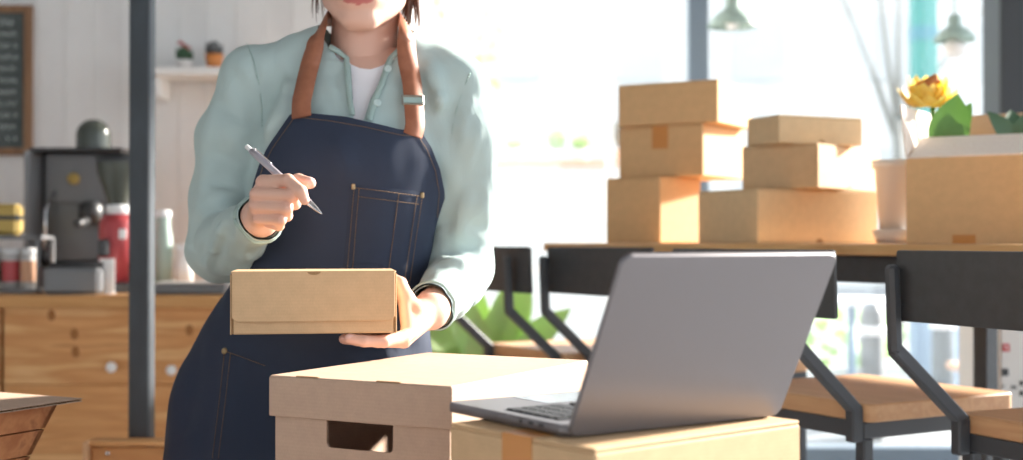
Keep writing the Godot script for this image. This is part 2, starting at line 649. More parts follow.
func build_outside() -> void:
	var g := struct("ground", bx(Vector3(60, 0.1, 60), Vector3(5, -0.1, -20)), M.pavement, "sunlit pale pavement outside the window")
	g.position.y = -0.02
	# teal post of the terrace
	var tp := thing("terrace_post", "teal painted terrace post outside with a dark band", "post", Vector3((924.0 - 511.5) / FPX * 8.2, -0.07, -8.2))
	put("shaft", bx(Vector3(0.14, 4.0, 0.14), Vector3(0, 2.0, 0), 0.006), M.teal, tp)
	put("band", bx(Vector3(0.146, 0.09, 0.146), Vector3(0, 2.44, 0), 0.004), M.teal_dark, tp)
	put("foot", bx(Vector3(0.15, 1.9, 0.15), Vector3(0, 0.95, 0), 0.004), M.steel_blue, tp)
	# planter wall with pots
	var pw := thing("planter_wall", "low white planter wall outside with a peach coping", "wall", Vector3(0.3, -0.07, -9.4))
	put("wall_body", bx(Vector3(1.2, 1.66, 0.3), Vector3(0, 0.83, 0)), M.facade, pw)
	put("coping", bx(Vector3(1.26, 0.05, 0.36), Vector3(0, 1.685, 0)), M.peach, pw)
	for k in 4:
		var sx: float = [-0.28, 0.02, 0.2, 0.5][k]
		var hh: float = [0.12, 0.2, 0.14, 0.3][k]
		var pl := thing("pot_plant", ["tiny green plant", "round grey green plant", "small leafy plant", "tall brownish plant"][k] + " on the planter wall outside", "plant", Vector3(0.3 + sx, 1.64, -9.4))
		put("pot", lt(PackedVector2Array([Vector2(0.001, 0), Vector2(0.045, 0), Vector2(0.06, 0.08), Vector2(0.05, 0.085)]), 14), M.facade if k != 3 else M.peach, pl)
		var mb := MB.new()
		for j in 14:
			var a := j * 2.4
			mb.leaf(Vector3(0, 0.07, 0), Vector3(cos(a) * 0.08, 0.07 + hh * (0.5 + 0.5 * fmod(j * 0.37, 1.0)), sin(a) * 0.08), 0.05, Vector3(cos(a), 0.6, sin(a)))
		put("leaves", mb.done(), M.foliage if k < 3 else M.bark, pl)
	# far pale building
	var b := thing("street_building", "pale building across the street", "building", Vector3(6, -0.07, -32))
	put("facade", bx(Vector3(30, 9, 1), Vector3(0, 4.5, 0)), M.far_wall, b)
	var win := bx(Vector3(1.3, 1.6, 0.1), Vector3.ZERO, 0.02)
	for r in 2:
		for c in 7:
			put("window", win, M.far_window, b, Vector3(-9.0 + c * 3.0, 2.6 + r * 3.2, 0.5))
	# tree beyond the curtain
	var t := thing("street_tree", "green tree outside beyond the sheer curtain", "tree", Vector3(-0.85, -0.07, -12.5))
	put("trunk", tb(PackedVector3Array([Vector3(0, 0, 0), Vector3(0.03, 1.4, 0), Vector3(-0.02, 3.0, 0)]), 0.09, 10), M.bark, t)
	var cr := MB.new()
	for j in 420:
		var dir := Vector3(rng.randfn(), rng.randfn() * 1.1, rng.randfn()).normalized() * pow(rng.randf(), 0.4)
		var c := Vector3(0.0, 2.9, 0.0) + dir * Vector3(0.75, 1.2, 0.7)
		var d2 := Vector3(rng.randfn(), rng.randfn() - 0.5, rng.randfn()).normalized()
		cr.leaf(c, c + d2 * 0.17, 0.09, Vector3(rng.randfn(), 1, rng.randfn()), 0.1, 3)
	put("crown", cr.done(), M.foliage, t)
	# second tree: bare branches high over the cartons
	var bt := thing("bare_tree", "faint bare branched tree outside above the cartons", "tree", Vector3(4.3, -0.07, -14.5))
	var mt := MB.new()
	mt.tube(PackedVector3Array([Vector3(0, 0, 0), Vector3(0.05, 1.5, 0), Vector3(0.0, 2.5, 0)]), [0.08, 0.07, 0.06], 8)
	put("trunk", mt.done(), M.branch, bt)
	for k in 5:
		var e: Vector3 = [Vector3(-0.75, 4.2, 0), Vector3(0.6, 4.3, 0.1), Vector3(0.1, 4.5, -0.2), Vector3(-0.3, 4.6, 0.1), Vector3(1.1, 3.9, 0)][k]
		var m2 := MB.new()
		m2.tube(PackedVector3Array([Vector3(0.02, 2.2 + 0.05 * k, 0), e * Vector3(0.4, 0.3, 0.4) + Vector3(0, 1.85, 0), e]), [0.04, 0.03, 0.012], 6)
		put("branch", m2.done(), M.branch, bt)
	# terrace furniture seen under the high table
	for k in 2:
		var tt := thing("terrace_table", ["white round terrace table outside under the high table", "blue grey round terrace table outside by the bollard"][k], "table", Vector3([2.25, 3.3][k], -0.07, [-8.6, -9.5][k]))
		put("top", lt(PackedVector2Array([Vector2(0.001, 0.72), Vector2(0.34, 0.72), Vector2(0.35, 0.735), Vector2(0.34, 0.75), Vector2(0.001, 0.75)]), 28), [M.white, M.steel_blue][k], tt)
		put("stem", tb(PackedVector3Array([Vector3(0, 0.02, 0), Vector3(0, 0.72, 0)]), 0.03), M.steel_blue, tt)
		put("foot", lt(PackedVector2Array([Vector2(0.22, 0), Vector2(0.22, 0.015), Vector2(0.03, 0.04)]), 24), M.steel_blue, tt)
	for k in 3:
		var bo := thing("bollard", ["dark grey bollard outside by the terrace tables", "slim blue grey bollard outside near the kerb", "stout grey bollard outside behind the stools"][k], "bollard", Vector3([2.62, 3.05, 2.05][k], -0.07, [-7.9, -8.8, -7.4][k]))
		put("shaft", lt(PackedVector2Array([Vector2(0.07, 0), Vector2(0.065, 0.72), Vector2(0.04, 0.78), Vector2(0.001, 0.79)]), 18), [M.machine, M.steel_blue, M.machine_gray][k], bo)
		put("collar", lt(PackedVector2Array([Vector2(0.07, 0.6), Vector2(0.078, 0.61), Vector2(0.078, 0.64), Vector2(0.07, 0.65)]), 18), M.white, bo)
	var bn := thing("wooden_bench", "pale wooden terrace bench outside behind the stools", "bench", Vector3(2.95, -0.07, -7.0))
	for k in 3:
		put("slat", bx(Vector3(1.1, 0.035, 0.11), Vector3(0, 0.45, -0.13 + k * 0.13)), M.peach, bn)
	for sx in [-0.45, 0.45]:
		put("leg", bx(Vector3(0.06, 0.435, 0.36), Vector3(sx, 0.2175, 0)), M.steel_blue, bn)
	var hd := thing("clipped_hedge", "low green hedge outside along the pavement", "hedge", Vector3(2.6, -0.07, -11.5))
	var hm := MB.new()
	for j in 500:
		var c := Vector3(rng.randf_range(-2.6, 2.6), rng.randf_range(0.02, 0.5), rng.randf_range(-0.25, 0.25))
		var d2 := Vector3(rng.randfn(), rng.randf() + 0.3, rng.randfn()).normalized()
		hm.leaf(c, c + d2 * 0.14, 0.09, Vector3(rng.randfn(), 0.5, 1), 0.1, 3)
	put("foliage", hm.done(), M.foliage, hd)


func build_counter() -> void:
	# pine coffee counter: planked front, knots, white beads standing in for glints, worktop
	var zf := -3.6
	var c := thing("coffee_counter", "knotty pine coffee counter with beads as white glints", "counter", Vector3(0, 0, 0))
	put("carcass", bx(Vector3(2.6, 0.88, 0.56), Vector3(-1.75, 0.44, zf - 0.31)), M.pine_c, c)
	var k := 0
	for col in 4:
		for r in 4:
			var x0: float = [-3.05, -2.2, -1.405, -0.62][col]
			var x1: float = [-2.21, -1.415, -0.63, -0.45][col]
			var y := 0.115 + r * 0.222
			var bd := put("plank", bx(Vector3(x1 - x0, 0.2212, 0.022), Vector3((x0 + x1) / 2, y, zf - 0.011), 0.003), [M.pine, M.pine_b, M.pine, M.pine_c][(k * 7 + r) % 4], c)
			bd.position.z = 0.0015 * (k % 3)
			k += 1
	put("worktop", bx(Vector3(2.64, 0.035, 0.66), Vector3(-1.75, 0.9, zf - 0.3), 0.004), M.worktop, c)
	for q in [[52, 315], [75, 334], [76, 352], [190, 330]]:
		var w := W(q[0], q[1], 3.6)
		var kn := MB.new()
		kn.lathe(Transform3D(Basis(Vector3.RIGHT, PI / 2).scaled(Vector3(1.0, 1.4, 1)), w + Vector3(0, 0, 0.0052)), PackedVector2Array([Vector2(0.011, -0.002), Vector2(0.008, 0.0006), Vector2(0.001, 0.001)]), 14)
		put("knot", kn.done(), M.knot, c)
	for q in [[112, 367], [172, 370]]:  # made-up white beads in place of reflected glints
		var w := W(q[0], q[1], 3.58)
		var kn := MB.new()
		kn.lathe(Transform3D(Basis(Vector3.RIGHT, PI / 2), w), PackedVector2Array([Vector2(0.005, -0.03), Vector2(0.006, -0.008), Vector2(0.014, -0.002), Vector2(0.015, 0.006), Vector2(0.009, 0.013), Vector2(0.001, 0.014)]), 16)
		put("glint_bead", kn.done(), M.white, c)
	var top := 0.9175
	# espresso machine
	var em := thing("espresso_machine", "black and steel espresso machine with a domed lid on the counter", "coffee machine", Vector3(W(86, 0, 4.0).x, top, -4.05))
	put("body", bx(Vector3(0.26, 0.34, 0.22), Vector3(-0.005, 0.25, -0.05), 0.012), M.machine, em)
	put("side_panel", bx(Vector3(0.012, 0.38, 0.3), Vector3(-0.142, 0.23, 0.02), 0.004), M.machine_gray, em)
	put("top_tray", bx(Vector3(0.28, 0.012, 0.28), Vector3(-0.005, 0.425, 0.0), 0.004), M.machine_dark, em)
	put("front_panel", bx(Vector3(0.235, 0.15, 0.01), Vector3(0.0, 0.34, 0.064), 0.004), M.machine_gray, em)
	put("drip_tray", bx(Vector3(0.26, 0.07, 0.24), Vector3(0, 0.04, 0.05), 0.008), M.machine_dark, em)
	var gh := put("group_head", lt(PackedVector2Array([Vector2(0.001, 0.2), Vector2(0.034, 0.2), Vector2(0.036, 0.26), Vector2(0.02, 0.27)]), 20), M.machine_dark, em, Vector3(0.03, 0, 0.1))
	put("handle", tb(PackedVector3Array([Vector3(0, 0.21, 0.03), Vector3(0, 0.2, 0.13)]), 0.012), M.machine_dark, gh)
	put("steam_wand", tb(PackedVector3Array([Vector3(-0.09, 0.3, 0.07), Vector3(-0.1, 0.24, 0.12), Vector3(-0.1, 0.12, 0.13)]), 0.006), M.chrome, em)
	for s in [[-0.03, 0.34], [0.07, 0.36]]:
		var dial := MB.new()
		dial.lathe(Transform3D(Basis(Vector3.RIGHT, PI / 2), Vector3(s[0], s[1], 0.07)), PackedVector2Array([Vector2(0.018, 0), Vector2(0.017, 0.012), Vector2(0.001, 0.013)]), 18)
		put("dial", dial.done(), M.yellow if s[0] < 0 else M.white, em)
	var dm := PackedVector2Array()
	for i in 9:
		dm.append(Vector2(maxf(0.001, 0.052 * cos(i * PI / 16)), 0.431 + 0.05 + 0.05 * sin(i * PI / 16)))
	dm.insert(0, Vector2(0.052, 0.431))
	put("bean_lid", lt(dm, 24), M.smoke, em, Vector3(0.0, 0, -0.02))
	for sx in [-0.1, 0.1]:
		put("foot", bx(Vector3(0.03, 0.02, 0.2), Vector3(sx, 0.01, 0.02)), M.machine_dark, em)
	# milk jug block in front
	var kb := thing("knock_box", "dark grey knock out box in front of the espresso machine", "box", Vector3(W(76, 0, 3.66).x, top, -3.66))
	put("bin", bx(Vector3(0.16, 0.075, 0.09), Vector3(0, 0.0375, 0), 0.01), M.machine_gray, kb)
	put("bar", tb(PackedVector3Array([Vector3(-0.075, 0.082, 0), Vector3(0.075, 0.082, 0)]), 0.008), M.machine_dark, kb)
	# coffee grinder
	var gr := thing("coffee_grinder", "red coffee grinder with a dark bean hopper", "grinder", Vector3(W(117, 0, 3.78).x, top, -3.785))
	put("base", bx(Vector3(0.11, 0.03, 0.14), Vector3(0, 0.015, 0), 0.006), M.machine_dark, gr)
	put("body", lt(PackedVector2Array([Vector2(0.001, 0.03), Vector2(0.054, 0.03), Vector2(0.052, 0.2), Vector2(0.04, 0.225), Vector2(0.001, 0.228)]), 24), M.red, gr)
	put("collar", lt(PackedVector2Array([Vector2(0.03, 0.228), Vector2(0.034, 0.235), Vector2(0.034, 0.25), Vector2(0.028, 0.255)]), 20), M.white, gr)
	put("hopper", lt(PackedVector2Array([Vector2(0.026, 0.25), Vector2(0.034, 0.28), Vector2(0.058, 0.35), Vector2(0.06, 0.38)]), 24), M.smoke, gr)
	put("hopper_lid", lt(PackedVector2Array([Vector2(0.062, 0.378), Vector2(0.062, 0.395), Vector2(0.001, 0.398)]), 24), M.machine_dark, gr)
	put("badge", bx(Vector3(0.022, 0.03, 0.006), Vector3(0.028, 0.17, 0.046), 0.002), M.white, gr)
	put("spout", bx(Vector3(0.03, 0.05, 0.04), Vector3(-0.02, 0.13, 0.06), 0.006), M.machine_dark, gr)
	var card := thing("white_card", "white paper card leaning on the red grinder", "card", Vector3(W(106, 0, 3.66).x, top, -3.7))
	put("sheet", bx(Vector3(0.042, 0.1, 0.003), Vector3(0, 0.05, 0.03), 0.0), M.white, card)
	put("stand", bx(Vector3(0.03, 0.006, 0.045), Vector3(0, 0.003, 0.016)), M.white, card)
	# things at the end of the counter
	var bg := thing("coffee_bag", "yellow and black coffee bag standing on the tin rack", "bag", Vector3(W(6, 0, 3.75).x, top + 0.1665, -3.755))
	put("bag_body", bx(Vector3(0.085, 0.09, 0.05), Vector3(0, 0.045, 0), 0.012), M.yellow, bg)
	put("bag_band", bx(Vector3(0.087, 0.03, 0.052), Vector3(0, 0.05, 0), 0.01), M.machine_dark, bg)
	var rk := thing("tin_rack", "low shelf rack holding tins on the counter", "rack", Vector3(W(12, 0, 3.75).x, top, -3.755))
	for y in [0.006, 0.16]:
		put("shelf", bx(Vector3(0.2, 0.012, 0.13), Vector3(0, y, 0)), M.machine_gray, rk)
	for s in [[-0.095, -0.06], [0.095, -0.06], [-0.095, 0.06], [0.095, 0.06]]:
		put("post", bx(Vector3(0.01, 0.166, 0.01), Vector3(s[0], 0.083, s[1])), M.machine_gray, rk)
	var tins := [[-0.06, 0.045, "green", M.green_dark], [-0.005, 0.045, "red", M.red], [0.05, 0.042, "cream", M.peach]]
	for tn in tins:
		var o := thing("tea_tin", "%s labelled tea tin inside the counter rack" % tn[2], "tin", Vector3(W(12, 0, 3.75).x + tn[0], top + 0.0125, -3.755))
		put("can", lt(PackedVector2Array([Vector2(0.001, 0), Vector2(0.025, 0), Vector2(0.025, 0.1), Vector2(0.001, 0.1)]), 20), M.panel_gray, o)
		put("paper_label", lt(PackedVector2Array([Vector2(0.0255, 0.02), Vector2(0.0255, 0.08)]), 20), tn[3], o)
		put("lid", lt(PackedVector2Array([Vector2(0.026, 0.1), Vector2(0.026, 0.115), Vector2(0.001, 0.117)]), 20), M.white, o)
	# cups and small green bottle beyond the pole
	for k2 in 2:
		var cu := thing("glass_jar", ["clear green jar on the counter beside the steel pole", "squat white jar on the counter beside the steel pole"][k2], "jar", Vector3(W([163, 184][k2], 0, 3.85).x, top, -3.85))
		var hgt: float = [0.22, 0.12][k2]
		put("glass_body", lt(PackedVector2Array([Vector2(0.001, 0), Vector2(0.026, 0), Vector2(0.028, hgt * 0.7), Vector2(0.022, hgt * 0.85), Vector2(0.022, hgt)]), 20), [M.lamp_green, M.ceramic][k2], cu)
		put("stopper", lt(PackedVector2Array([Vector2(0.024, hgt), Vector2(0.024, hgt + 0.02), Vector2(0.001, hgt + 0.022)]), 16), M.white, cu)
	var tray := thing("steel_tray", "grey steel tray on the counter beside the woman", "tray", Vector3(W(195, 0, 3.7).x, top, -3.7))
	put("pan", bx(Vector3(0.2, 0.03, 0.13), Vector3(0, 0.015, 0), 0.006), M.machine_gray, tray)
	put("rim", bx(Vector3(0.21, 0.006, 0.14), Vector3(0, 0.031, 0), 0.002), M.panel_gray, tray)
	# chalkboard
	var z := -4.59
	var cb := thing("chalkboard_menu", "chalkboard menu in a brown wooden frame on the white wall", "chalkboard", Vector3(0, 0, 0))
	var xa := W(-70, 0, 4.58).x
	var xb := W(31, 0, 4.58).x
	var ya := W(0, 5, 4.58).y
	var yb := W(0, 155, 4.58).y
	put("slate", bx(Vector3(xb - xa - 0.02, ya - yb - 0.02, 0.012), Vector3((xa + xb) / 2, (ya + yb) / 2, z + 0.002)), M.slate, cb)
	for s in [[xa, 0], [xb - 0.026, 0]]:
		put("frame_side", bx(Vector3(0.026, ya - yb, 0.03), Vector3(s[0] + 0.013, (ya + yb) / 2, z + 0.005), 0.003), M.frame, cb)
	for y in [ya - 0.013, yb + 0.013]:
		put("frame_side", bx(Vector3(xb - xa - 0.054, 0.026, 0.03), Vector3((xa + xb) / 2, y, z + 0.005), 0.003), M.frame, cb)
	# chalk writing: small strokes in lines, larger heading
	var ch := MB.new()
	rng.seed = 21
	for line in 11:
		var y := ya - 0.06 - line * 0.041
		var x := xa + 0.05
		while x < xb - 0.05:
			var hgt2 := 0.026 if line == 0 else 0.015
			if rng.randf() < 0.85:
				var lean := rng.randf_range(-0.006, 0.006)
				ch.bar(Vector3(x + lean, y - hgt2 / 2, z + 0.0085), Vector3(x - lean, y + hgt2 / 2, z + 0.0085), 0.0022, 0.001, Vector3.BACK, 0.0)
				if rng.randf() < 0.6:
					ch.bar(Vector3(x, y + rng.randf_range(-0.006, 0.006), z + 0.0085), Vector3(x + 0.009, y + rng.randf_range(-0.006, 0.006), z + 0.0085), 0.0022, 0.001, Vector3.BACK, 0.0)
			x += 0.013
	var wr := put("chalk_writing", ch.done(), M.chalk, cb)
	wr.set_meta("kind", "stuff")
	# floating shelf with two plants
	var sh := thing("wall_shelf", "white floating shelf on the boarded wall", "shelf", Vector3(W(190, 0, 4.5).x, W(0, 70, 4.5).y, -4.5))
	put("board", bx(Vector3(0.32, 0.028, 0.18), Vector3(0.02, -0.014, 0)), M.white, sh)
	for sx in [-0.1, 0.14]:
		put("bracket", bx(Vector3(0.02, 0.07, 0.14), Vector3(sx, -0.063, -0.02)), M.white, sh)
	for k3 in 2:
		var pl := thing("shelf_plant", ["dark leafy plant with red flowers on the wall shelf", "dark plant in an orange pot on the wall shelf"][k3], "plant", Vector3(W([184, 214][k3], 0, 4.48).x, W(0, 70, 4.5).y, -4.48))
		put("pot", lt(PackedVector2Array([Vector2(0.001, 0), Vector2(0.022, 0), Vector2(0.032, 0.05 if k3 else 0.03), Vector2(0.028, 0.052 if k3 else 0.032)]), 16), M.orange if k3 else M.ceramic, pl)
		var lf := MB.new()
		for j in 12:
			var a := j * 2.4
			var b0 := 0.05 if k3 else 0.03
			lf.leaf(Vector3(0, b0 - 0.01, 0), Vector3(cos(a) * 0.035, b0 + 0.025 + 0.03 * fmod(j * 0.41, 1.0), sin(a) * 0.035), 0.03, Vector3(cos(a), 0.6, sin(a)))
		put("leaves", lf.done(), M.green_dark if not k3 else M.machine, pl)
		if not k3:
			for j in 3:
				put("flower", lt(PackedVector2Array([Vector2(0.001, 0), Vector2(0.012, 0.006), Vector2(0.001, 0.014)]), 10), M.red, pl, Vector3(-0.012 + j * 0.014, 0.085 - 0.01 * j, 0.01))


# closed carton: body, two top flaps meeting at a seam, tape down both ends
func carton(called: String, label: String, s: Vector3, where: Vector3, yaw: float, m: Material, tape_m: Material, along_x := true, notch := -1, group := "") -> Node3D:
	var o := thing(called, label, "box", where, yaw, group)
	var t := 0.004
	put("body", bx(Vector3(s.x, s.y - t, s.z), Vector3(0, (s.y - t) / 2, 0), 0.0025), m, o)
	var fl := Vector3(s.x - 0.002, t, s.z / 2 - 0.002) if along_x else Vector3(s.x / 2 - 0.002, t, s.z - 0.002)
	for k in [-1.0, 1.0]:
		var c := Vector3(0, s.y - t / 2, k * s.z / 4) if along_x else Vector3(k * s.x / 4, s.y - t / 2, 0)
		put("flap", bx(fl, c, 0.0012), m, o)
	if tape_m:
		var tw := 0.045
		put("tape", bx(Vector3(s.x + 0.001, 0.0006, tw) if along_x else Vector3(tw, 0.0006, s.z + 0.001), Vector3(0, s.y + 0.0003, 0), 0.0), tape_m, o)
		for k in [-1.0, 1.0]:
			put("tape", bx(Vector3(0.0006, 0.06, tw) if along_x else Vector3(tw, 0.06, 0.0006), Vector3(k * (s.x / 2 + 0.0004), s.y - 0.0295, 0) if along_x else Vector3(0, s.y - 0.0295, k * (s.z / 2 + 0.0004)), 0.0), tape_m, o)
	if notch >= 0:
		# finger notch: a dark half-round patch painting the shade of the hole
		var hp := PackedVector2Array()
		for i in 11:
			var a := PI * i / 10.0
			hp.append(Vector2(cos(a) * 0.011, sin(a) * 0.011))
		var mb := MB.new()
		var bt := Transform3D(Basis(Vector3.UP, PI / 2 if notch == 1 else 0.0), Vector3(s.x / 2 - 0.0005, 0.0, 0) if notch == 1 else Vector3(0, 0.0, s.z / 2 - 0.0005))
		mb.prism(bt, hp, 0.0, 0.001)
		put("notch_shade", mb.done(), M.kraft_edge, o)
	return o


# a carton given by the pixels of its left, near and right upright edges
func carton_px(label: String, xl: float, xc: float, xr: float, y: float, h: float, d: float, phi: float, m: Material, tape_m: Material, along_x: bool, notch: int, group: String) -> Node3D:
	var p := deg_to_rad(phi)
	var kl := (xl - 511.5) / FPX
	var kc := (xc - 511.5) / FPX
	var kr := (xr - 511.5) / FPX
	var wl := (kc - kl) * d / (cos(p) + kl * sin(p))
	var wr := (kr - kc) * d / (sin(p) - kr * cos(p))
	var ex := Vector3(cos(p), 0, sin(p))
	var ez := Vector3(-sin(p), 0, cos(p))
	var c := Vector3(kc * d, y, -d) - ex * wl / 2 - ez * wr / 2
	return carton("carton", label, Vector3(wl, h, wr), c, -p, m, tape_m, along_x, notch, group)


func make_stool(label: String) -> Node3D:
	var o := thing("bar_stool", label, "stool", Vector3.ZERO, 0.0, "bar stools along the high table")
	var sp := MB.new()
	sp.prism(Transform3D(Basis(Vector3.RIGHT, -PI / 2), Vector3(0, 0, -0.19)), rrect(0.4, 0.38, 0.02), 0.75, 0.782, 0.003)
	put("seat", sp.done(), M.seat, o)
	var fr := MB.new()
	for z in [-0.012, -0.368]:
		fr.box(at(Vector3(0, 0.735, z)), Vector3(0.34, 0.03, 0.024))
	for x in [-0.175, 0.175]:
		fr.box(at(Vector3(x, 0.735, -0.19)), Vector3(0.024, 0.03, 0.38))
	put("seat_frame", fr.done(), M.tube, o)
	for sx in [-1.0, 1.0]:
		for z in [-0.012, -0.368]:
			put("leg", bx(Vector3(0.024, 0.72, 0.024), Vector3(sx * 0.175, 0.36, z), 0.003), M.tube, o)
		var bp := MB.new()
		bp.bar(Vector3(sx * 0.175, 0.715, 0.012), Vector3(sx * 0.175, 0.775, 0.012), 0.022, 0.026, Vector3.BACK, 0.003)
		bp.bar(Vector3(sx * 0.175, 0.768, 0.006), Vector3(sx * 0.175, 0.895, 0.15), 0.022, 0.022, Vector3.BACK, 0.003)
		bp.bar(Vector3(sx * 0.175, 0.886, 0.148), Vector3(sx * 0.175, 1.03, 0.154), 0.022, 0.022, Vector3.BACK, 0.006)
		put("back_post", bp.done(), M.tube, o)
		for y in [0.965, 1.02]:
			put("bolt", lt(PackedVector2Array([Vector2(0.006, 0), Vector2(0.005, 0.003), Vector2(0.001, 0.004)]), 10), M.gray_dark, o, Vector3(sx * 0.175, y, 0.133))
		put("stretcher", bx(Vector3(0.018, 0.018, 0.336), Vector3(sx * 0.175, 0.3, -0.19)), M.tube, o)
	for z in [-0.012, -0.368]:
		put("stretcher", bx(Vector3(0.326, 0.018, 0.018), Vector3(0, 0.24, z)), M.tube, o)
	var pn := MB.new()
	pn.prism(Transform3D(Basis(Vector3.RIGHT, 0.04), Vector3(0.035, 0.996, 0.132)), rrect(0.44, 0.115, 0.006), -0.004, 0.004, 0.0015)
	put("backrest", pn.done(), M.black, o)
	return o


func copy_of(o: Node3D, label: String, where: Vector3, yaw: float) -> Node3D:
	var c: Node3D = o.duplicate()
	c.name = numbered("bar_stool")
	add_child(c)
	c.position = where
	c.rotation.y = yaw
	c.set_meta("label", label)
	return c


func build_high_table() -> void:
	var o0 := Vector3(0.8, 0, -2.33)
	var u := Vector3(0.5, 0, 0.866)
	var n := Vector3(0.866, 0, -0.5)
	var yaw := deg_to_rad(-60)
	var top := 1.062
	# table: local x along u, local -z along n, origin on the floor under the front edge
	var t := thing("high_table", "long wooden bar table on a black steel frame under the cartons", "table", o0, yaw)
	var x0 := -1.43
	var x1 := 1.1
	for k in 4:
		put("plank", bx(Vector3(x1 - x0, 0.022, 0.172), Vector3((x0 + x1) / 2, top - 0.011, -0.088 - k * 0.174), 0.003), [M.table_wood, M.seat][k % 2], t)
	for z in [-0.06, -0.62]:
		put("apron_rail", bx(Vector3(x1 - x0 - 0.1, 0.055, 0.03), Vector3((x0 + x1) / 2, top - 0.05, z)), M.black, t)
	for x in [x0 + 0.05, x1 - 0.05]:
		put("apron_rail", bx(Vector3(0.03, 0.055, 0.53), Vector3(x, top - 0.05, -0.34)), M.black, t)
	for s in [[-1.15, -0.6], [-0.46, -0.62], [0.85, -0.3]]:
		put("leg", bx(Vector3(0.04, top - 0.022, 0.04), Vector3(s[0], (top - 0.022) / 2, s[1])), M.black, t)
		put("foot_plate", bx(Vector3(0.16, 0.012, 0.16), Vector3(s[0], 0.006, s[1])), M.black, t)
	# cartons
	var g := "cartons stacked on the high table"
	var y := top + 0.0005
	carton_px("squarish kraft carton at the bottom of the three high stack", 606, 660, 701, y, 0.168, 3.26, 45, M.kraft_warm, null, true, -1, g)
	carton_px("taped kraft carton in the middle of the three high stack", 619, 703, 745, y + 0.169, 0.132, 3.27, 33, M.kraft_warm, M.tape, false, -1, g)
	carton_px("wide flat kraft carton on top of the three high stack", 618, 718, 752, y + 0.169 + 0.1335, 0.108, 3.25, 30, M.kraft_warm, null, true, -1, g)
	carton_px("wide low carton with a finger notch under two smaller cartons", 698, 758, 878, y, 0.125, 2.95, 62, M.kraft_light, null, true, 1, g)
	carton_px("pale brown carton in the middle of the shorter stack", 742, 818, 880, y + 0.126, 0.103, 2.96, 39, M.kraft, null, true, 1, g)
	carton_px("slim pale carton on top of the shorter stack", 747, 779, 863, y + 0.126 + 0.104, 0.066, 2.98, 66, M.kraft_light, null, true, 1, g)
	# open carton
	var p := deg_to_rad(122)
	var ex := Vector3(cos(p), 0, sin(p))
	var ez := Vector3(-sin(p), 0, cos(p))
	var d := 2.66
	var wx := 0.3   # depth of the box, along ex towards us
	var wz := 0.34  # its width
	var corner := W(906, 243, d)
	corner.y = y
	var oc := thing("open_carton", "open kraft carton with raised flaps and a yellow flower inside", "box", corner - ex * wx / 2 - ez * wz / 2, -p)
	var hh := 0.174
	# local +x faces us, local -z runs to the right
	put("front_wall", bx(Vector3(0.004, hh, wz), Vector3(wx / 2 - 0.002, hh / 2, 0), 0.001), M.kraft_warm, oc)
	put("back_wall", bx(Vector3(0.004, hh, wz), Vector3(-wx / 2 + 0.002, hh / 2, 0), 0.001), M.kraft_warm, oc)
	for k in [-1.0, 1.0]:
		put("side_wall", bx(Vector3(wx - 0.008, hh, 0.004), Vector3(0, hh / 2, k * (wz / 2 - 0.002)), 0.001), M.kraft_warm, oc)
	put("bottom", bx(Vector3(wx - 0.008, 0.004, wz - 0.008), Vector3(0, 0.002, 0), 0.001), M.kraft_warm, oc)
	var flap := func(called: String, hinge: Vector3, axis: Vector3, length: float, dir: Vector3, m: Material) -> void:
		var mb := MB.new()
		var z := axis.normalized()
		var yy := dir.normalized()
		mb.box(Transform3D(Basis(yy.cross(z).normalized(), yy, z), hinge + dir.normalized() * 0.055), Vector3(0.004, 0.11, length), 0.001)
		put(called, mb.done(), m, oc)
	flap.call("flap", Vector3(wx / 2 - 0.002, hh + 0.002, 0), Vector3(0, 0, 1), wz - 0.01, Vector3(-0.9, 0.42, 0), M.sun_paled)
	flap.call("flap", Vector3(-wx / 2, hh + 0.002, 0), Vector3(0, 0, 1), wz - 0.01, Vector3(-0.12, 1, 0), M.kraft_pale)
	flap.call("flap", Vector3(0, hh + 0.002, wz / 2), Vector3(1, 0, 0), wx - 0.006, Vector3(0, 1, 0.1), M.sun_paled)
	flap.call("flap", Vector3(0, hh + 0.002, -wz / 2), Vector3(1, 0, 0), wx - 0.006, Vector3(0, 0.3, -1), M.kraft_pale)
	put("tape", bx(Vector3(0.0006, 0.018, 0.045), Vector3(wx / 2 + 0.0004, 0.009, 0.055), 0.0), M.tape, oc)
	# yellow flower standing in the carton
	var fb := W(932, 150, d + 0.12)
	var fl := thing("yellow_flower", "large yellow flower with broad green leaves in the open carton", "flower", Vector3(fb.x, y + 0.006, fb.z))
	var hy := W(0, 104, d + 0.1).y - y
	put("stem", tb(PackedVector3Array([Vector3(0.02, 0, 0.0), Vector3(0.016, hy * 0.5, 0), Vector3(0.0, hy - 0.005, 0.005)]), 0.006, 8), M.green, fl)
	for k in 22:
		var a := TAU * k / 11.0 + (0.28 if k > 10 else 0.0)
		var mb := MB.new()
		var b0 := Vector3(-0.012, hy - 0.004 + (0.008 if k > 10 else 0.0), 0.005)
		var rr := 0.8 if k > 10 else 1.0
		var dirp := Vector3(cos(a) * 0.07 * rr, (0.03 if k > 10 else 0.008) + sin(a) * -0.012, sin(a) * 0.045 * rr)
		mb.leaf(b0, b0 + dirp, 0.05, Vector3(0, 1, 0.3), -0.4)
		put("petal", mb.done(), M.petal, fl)
	put("flower_centre", tb(PackedVector3Array([Vector3(-0.034, hy + 0.03, 0.01), Vector3(-0.015, hy + 0.037, 0.012), Vector3(0.008, hy + 0.05, 0.012)]), 0.012, 10), M.terra, fl)
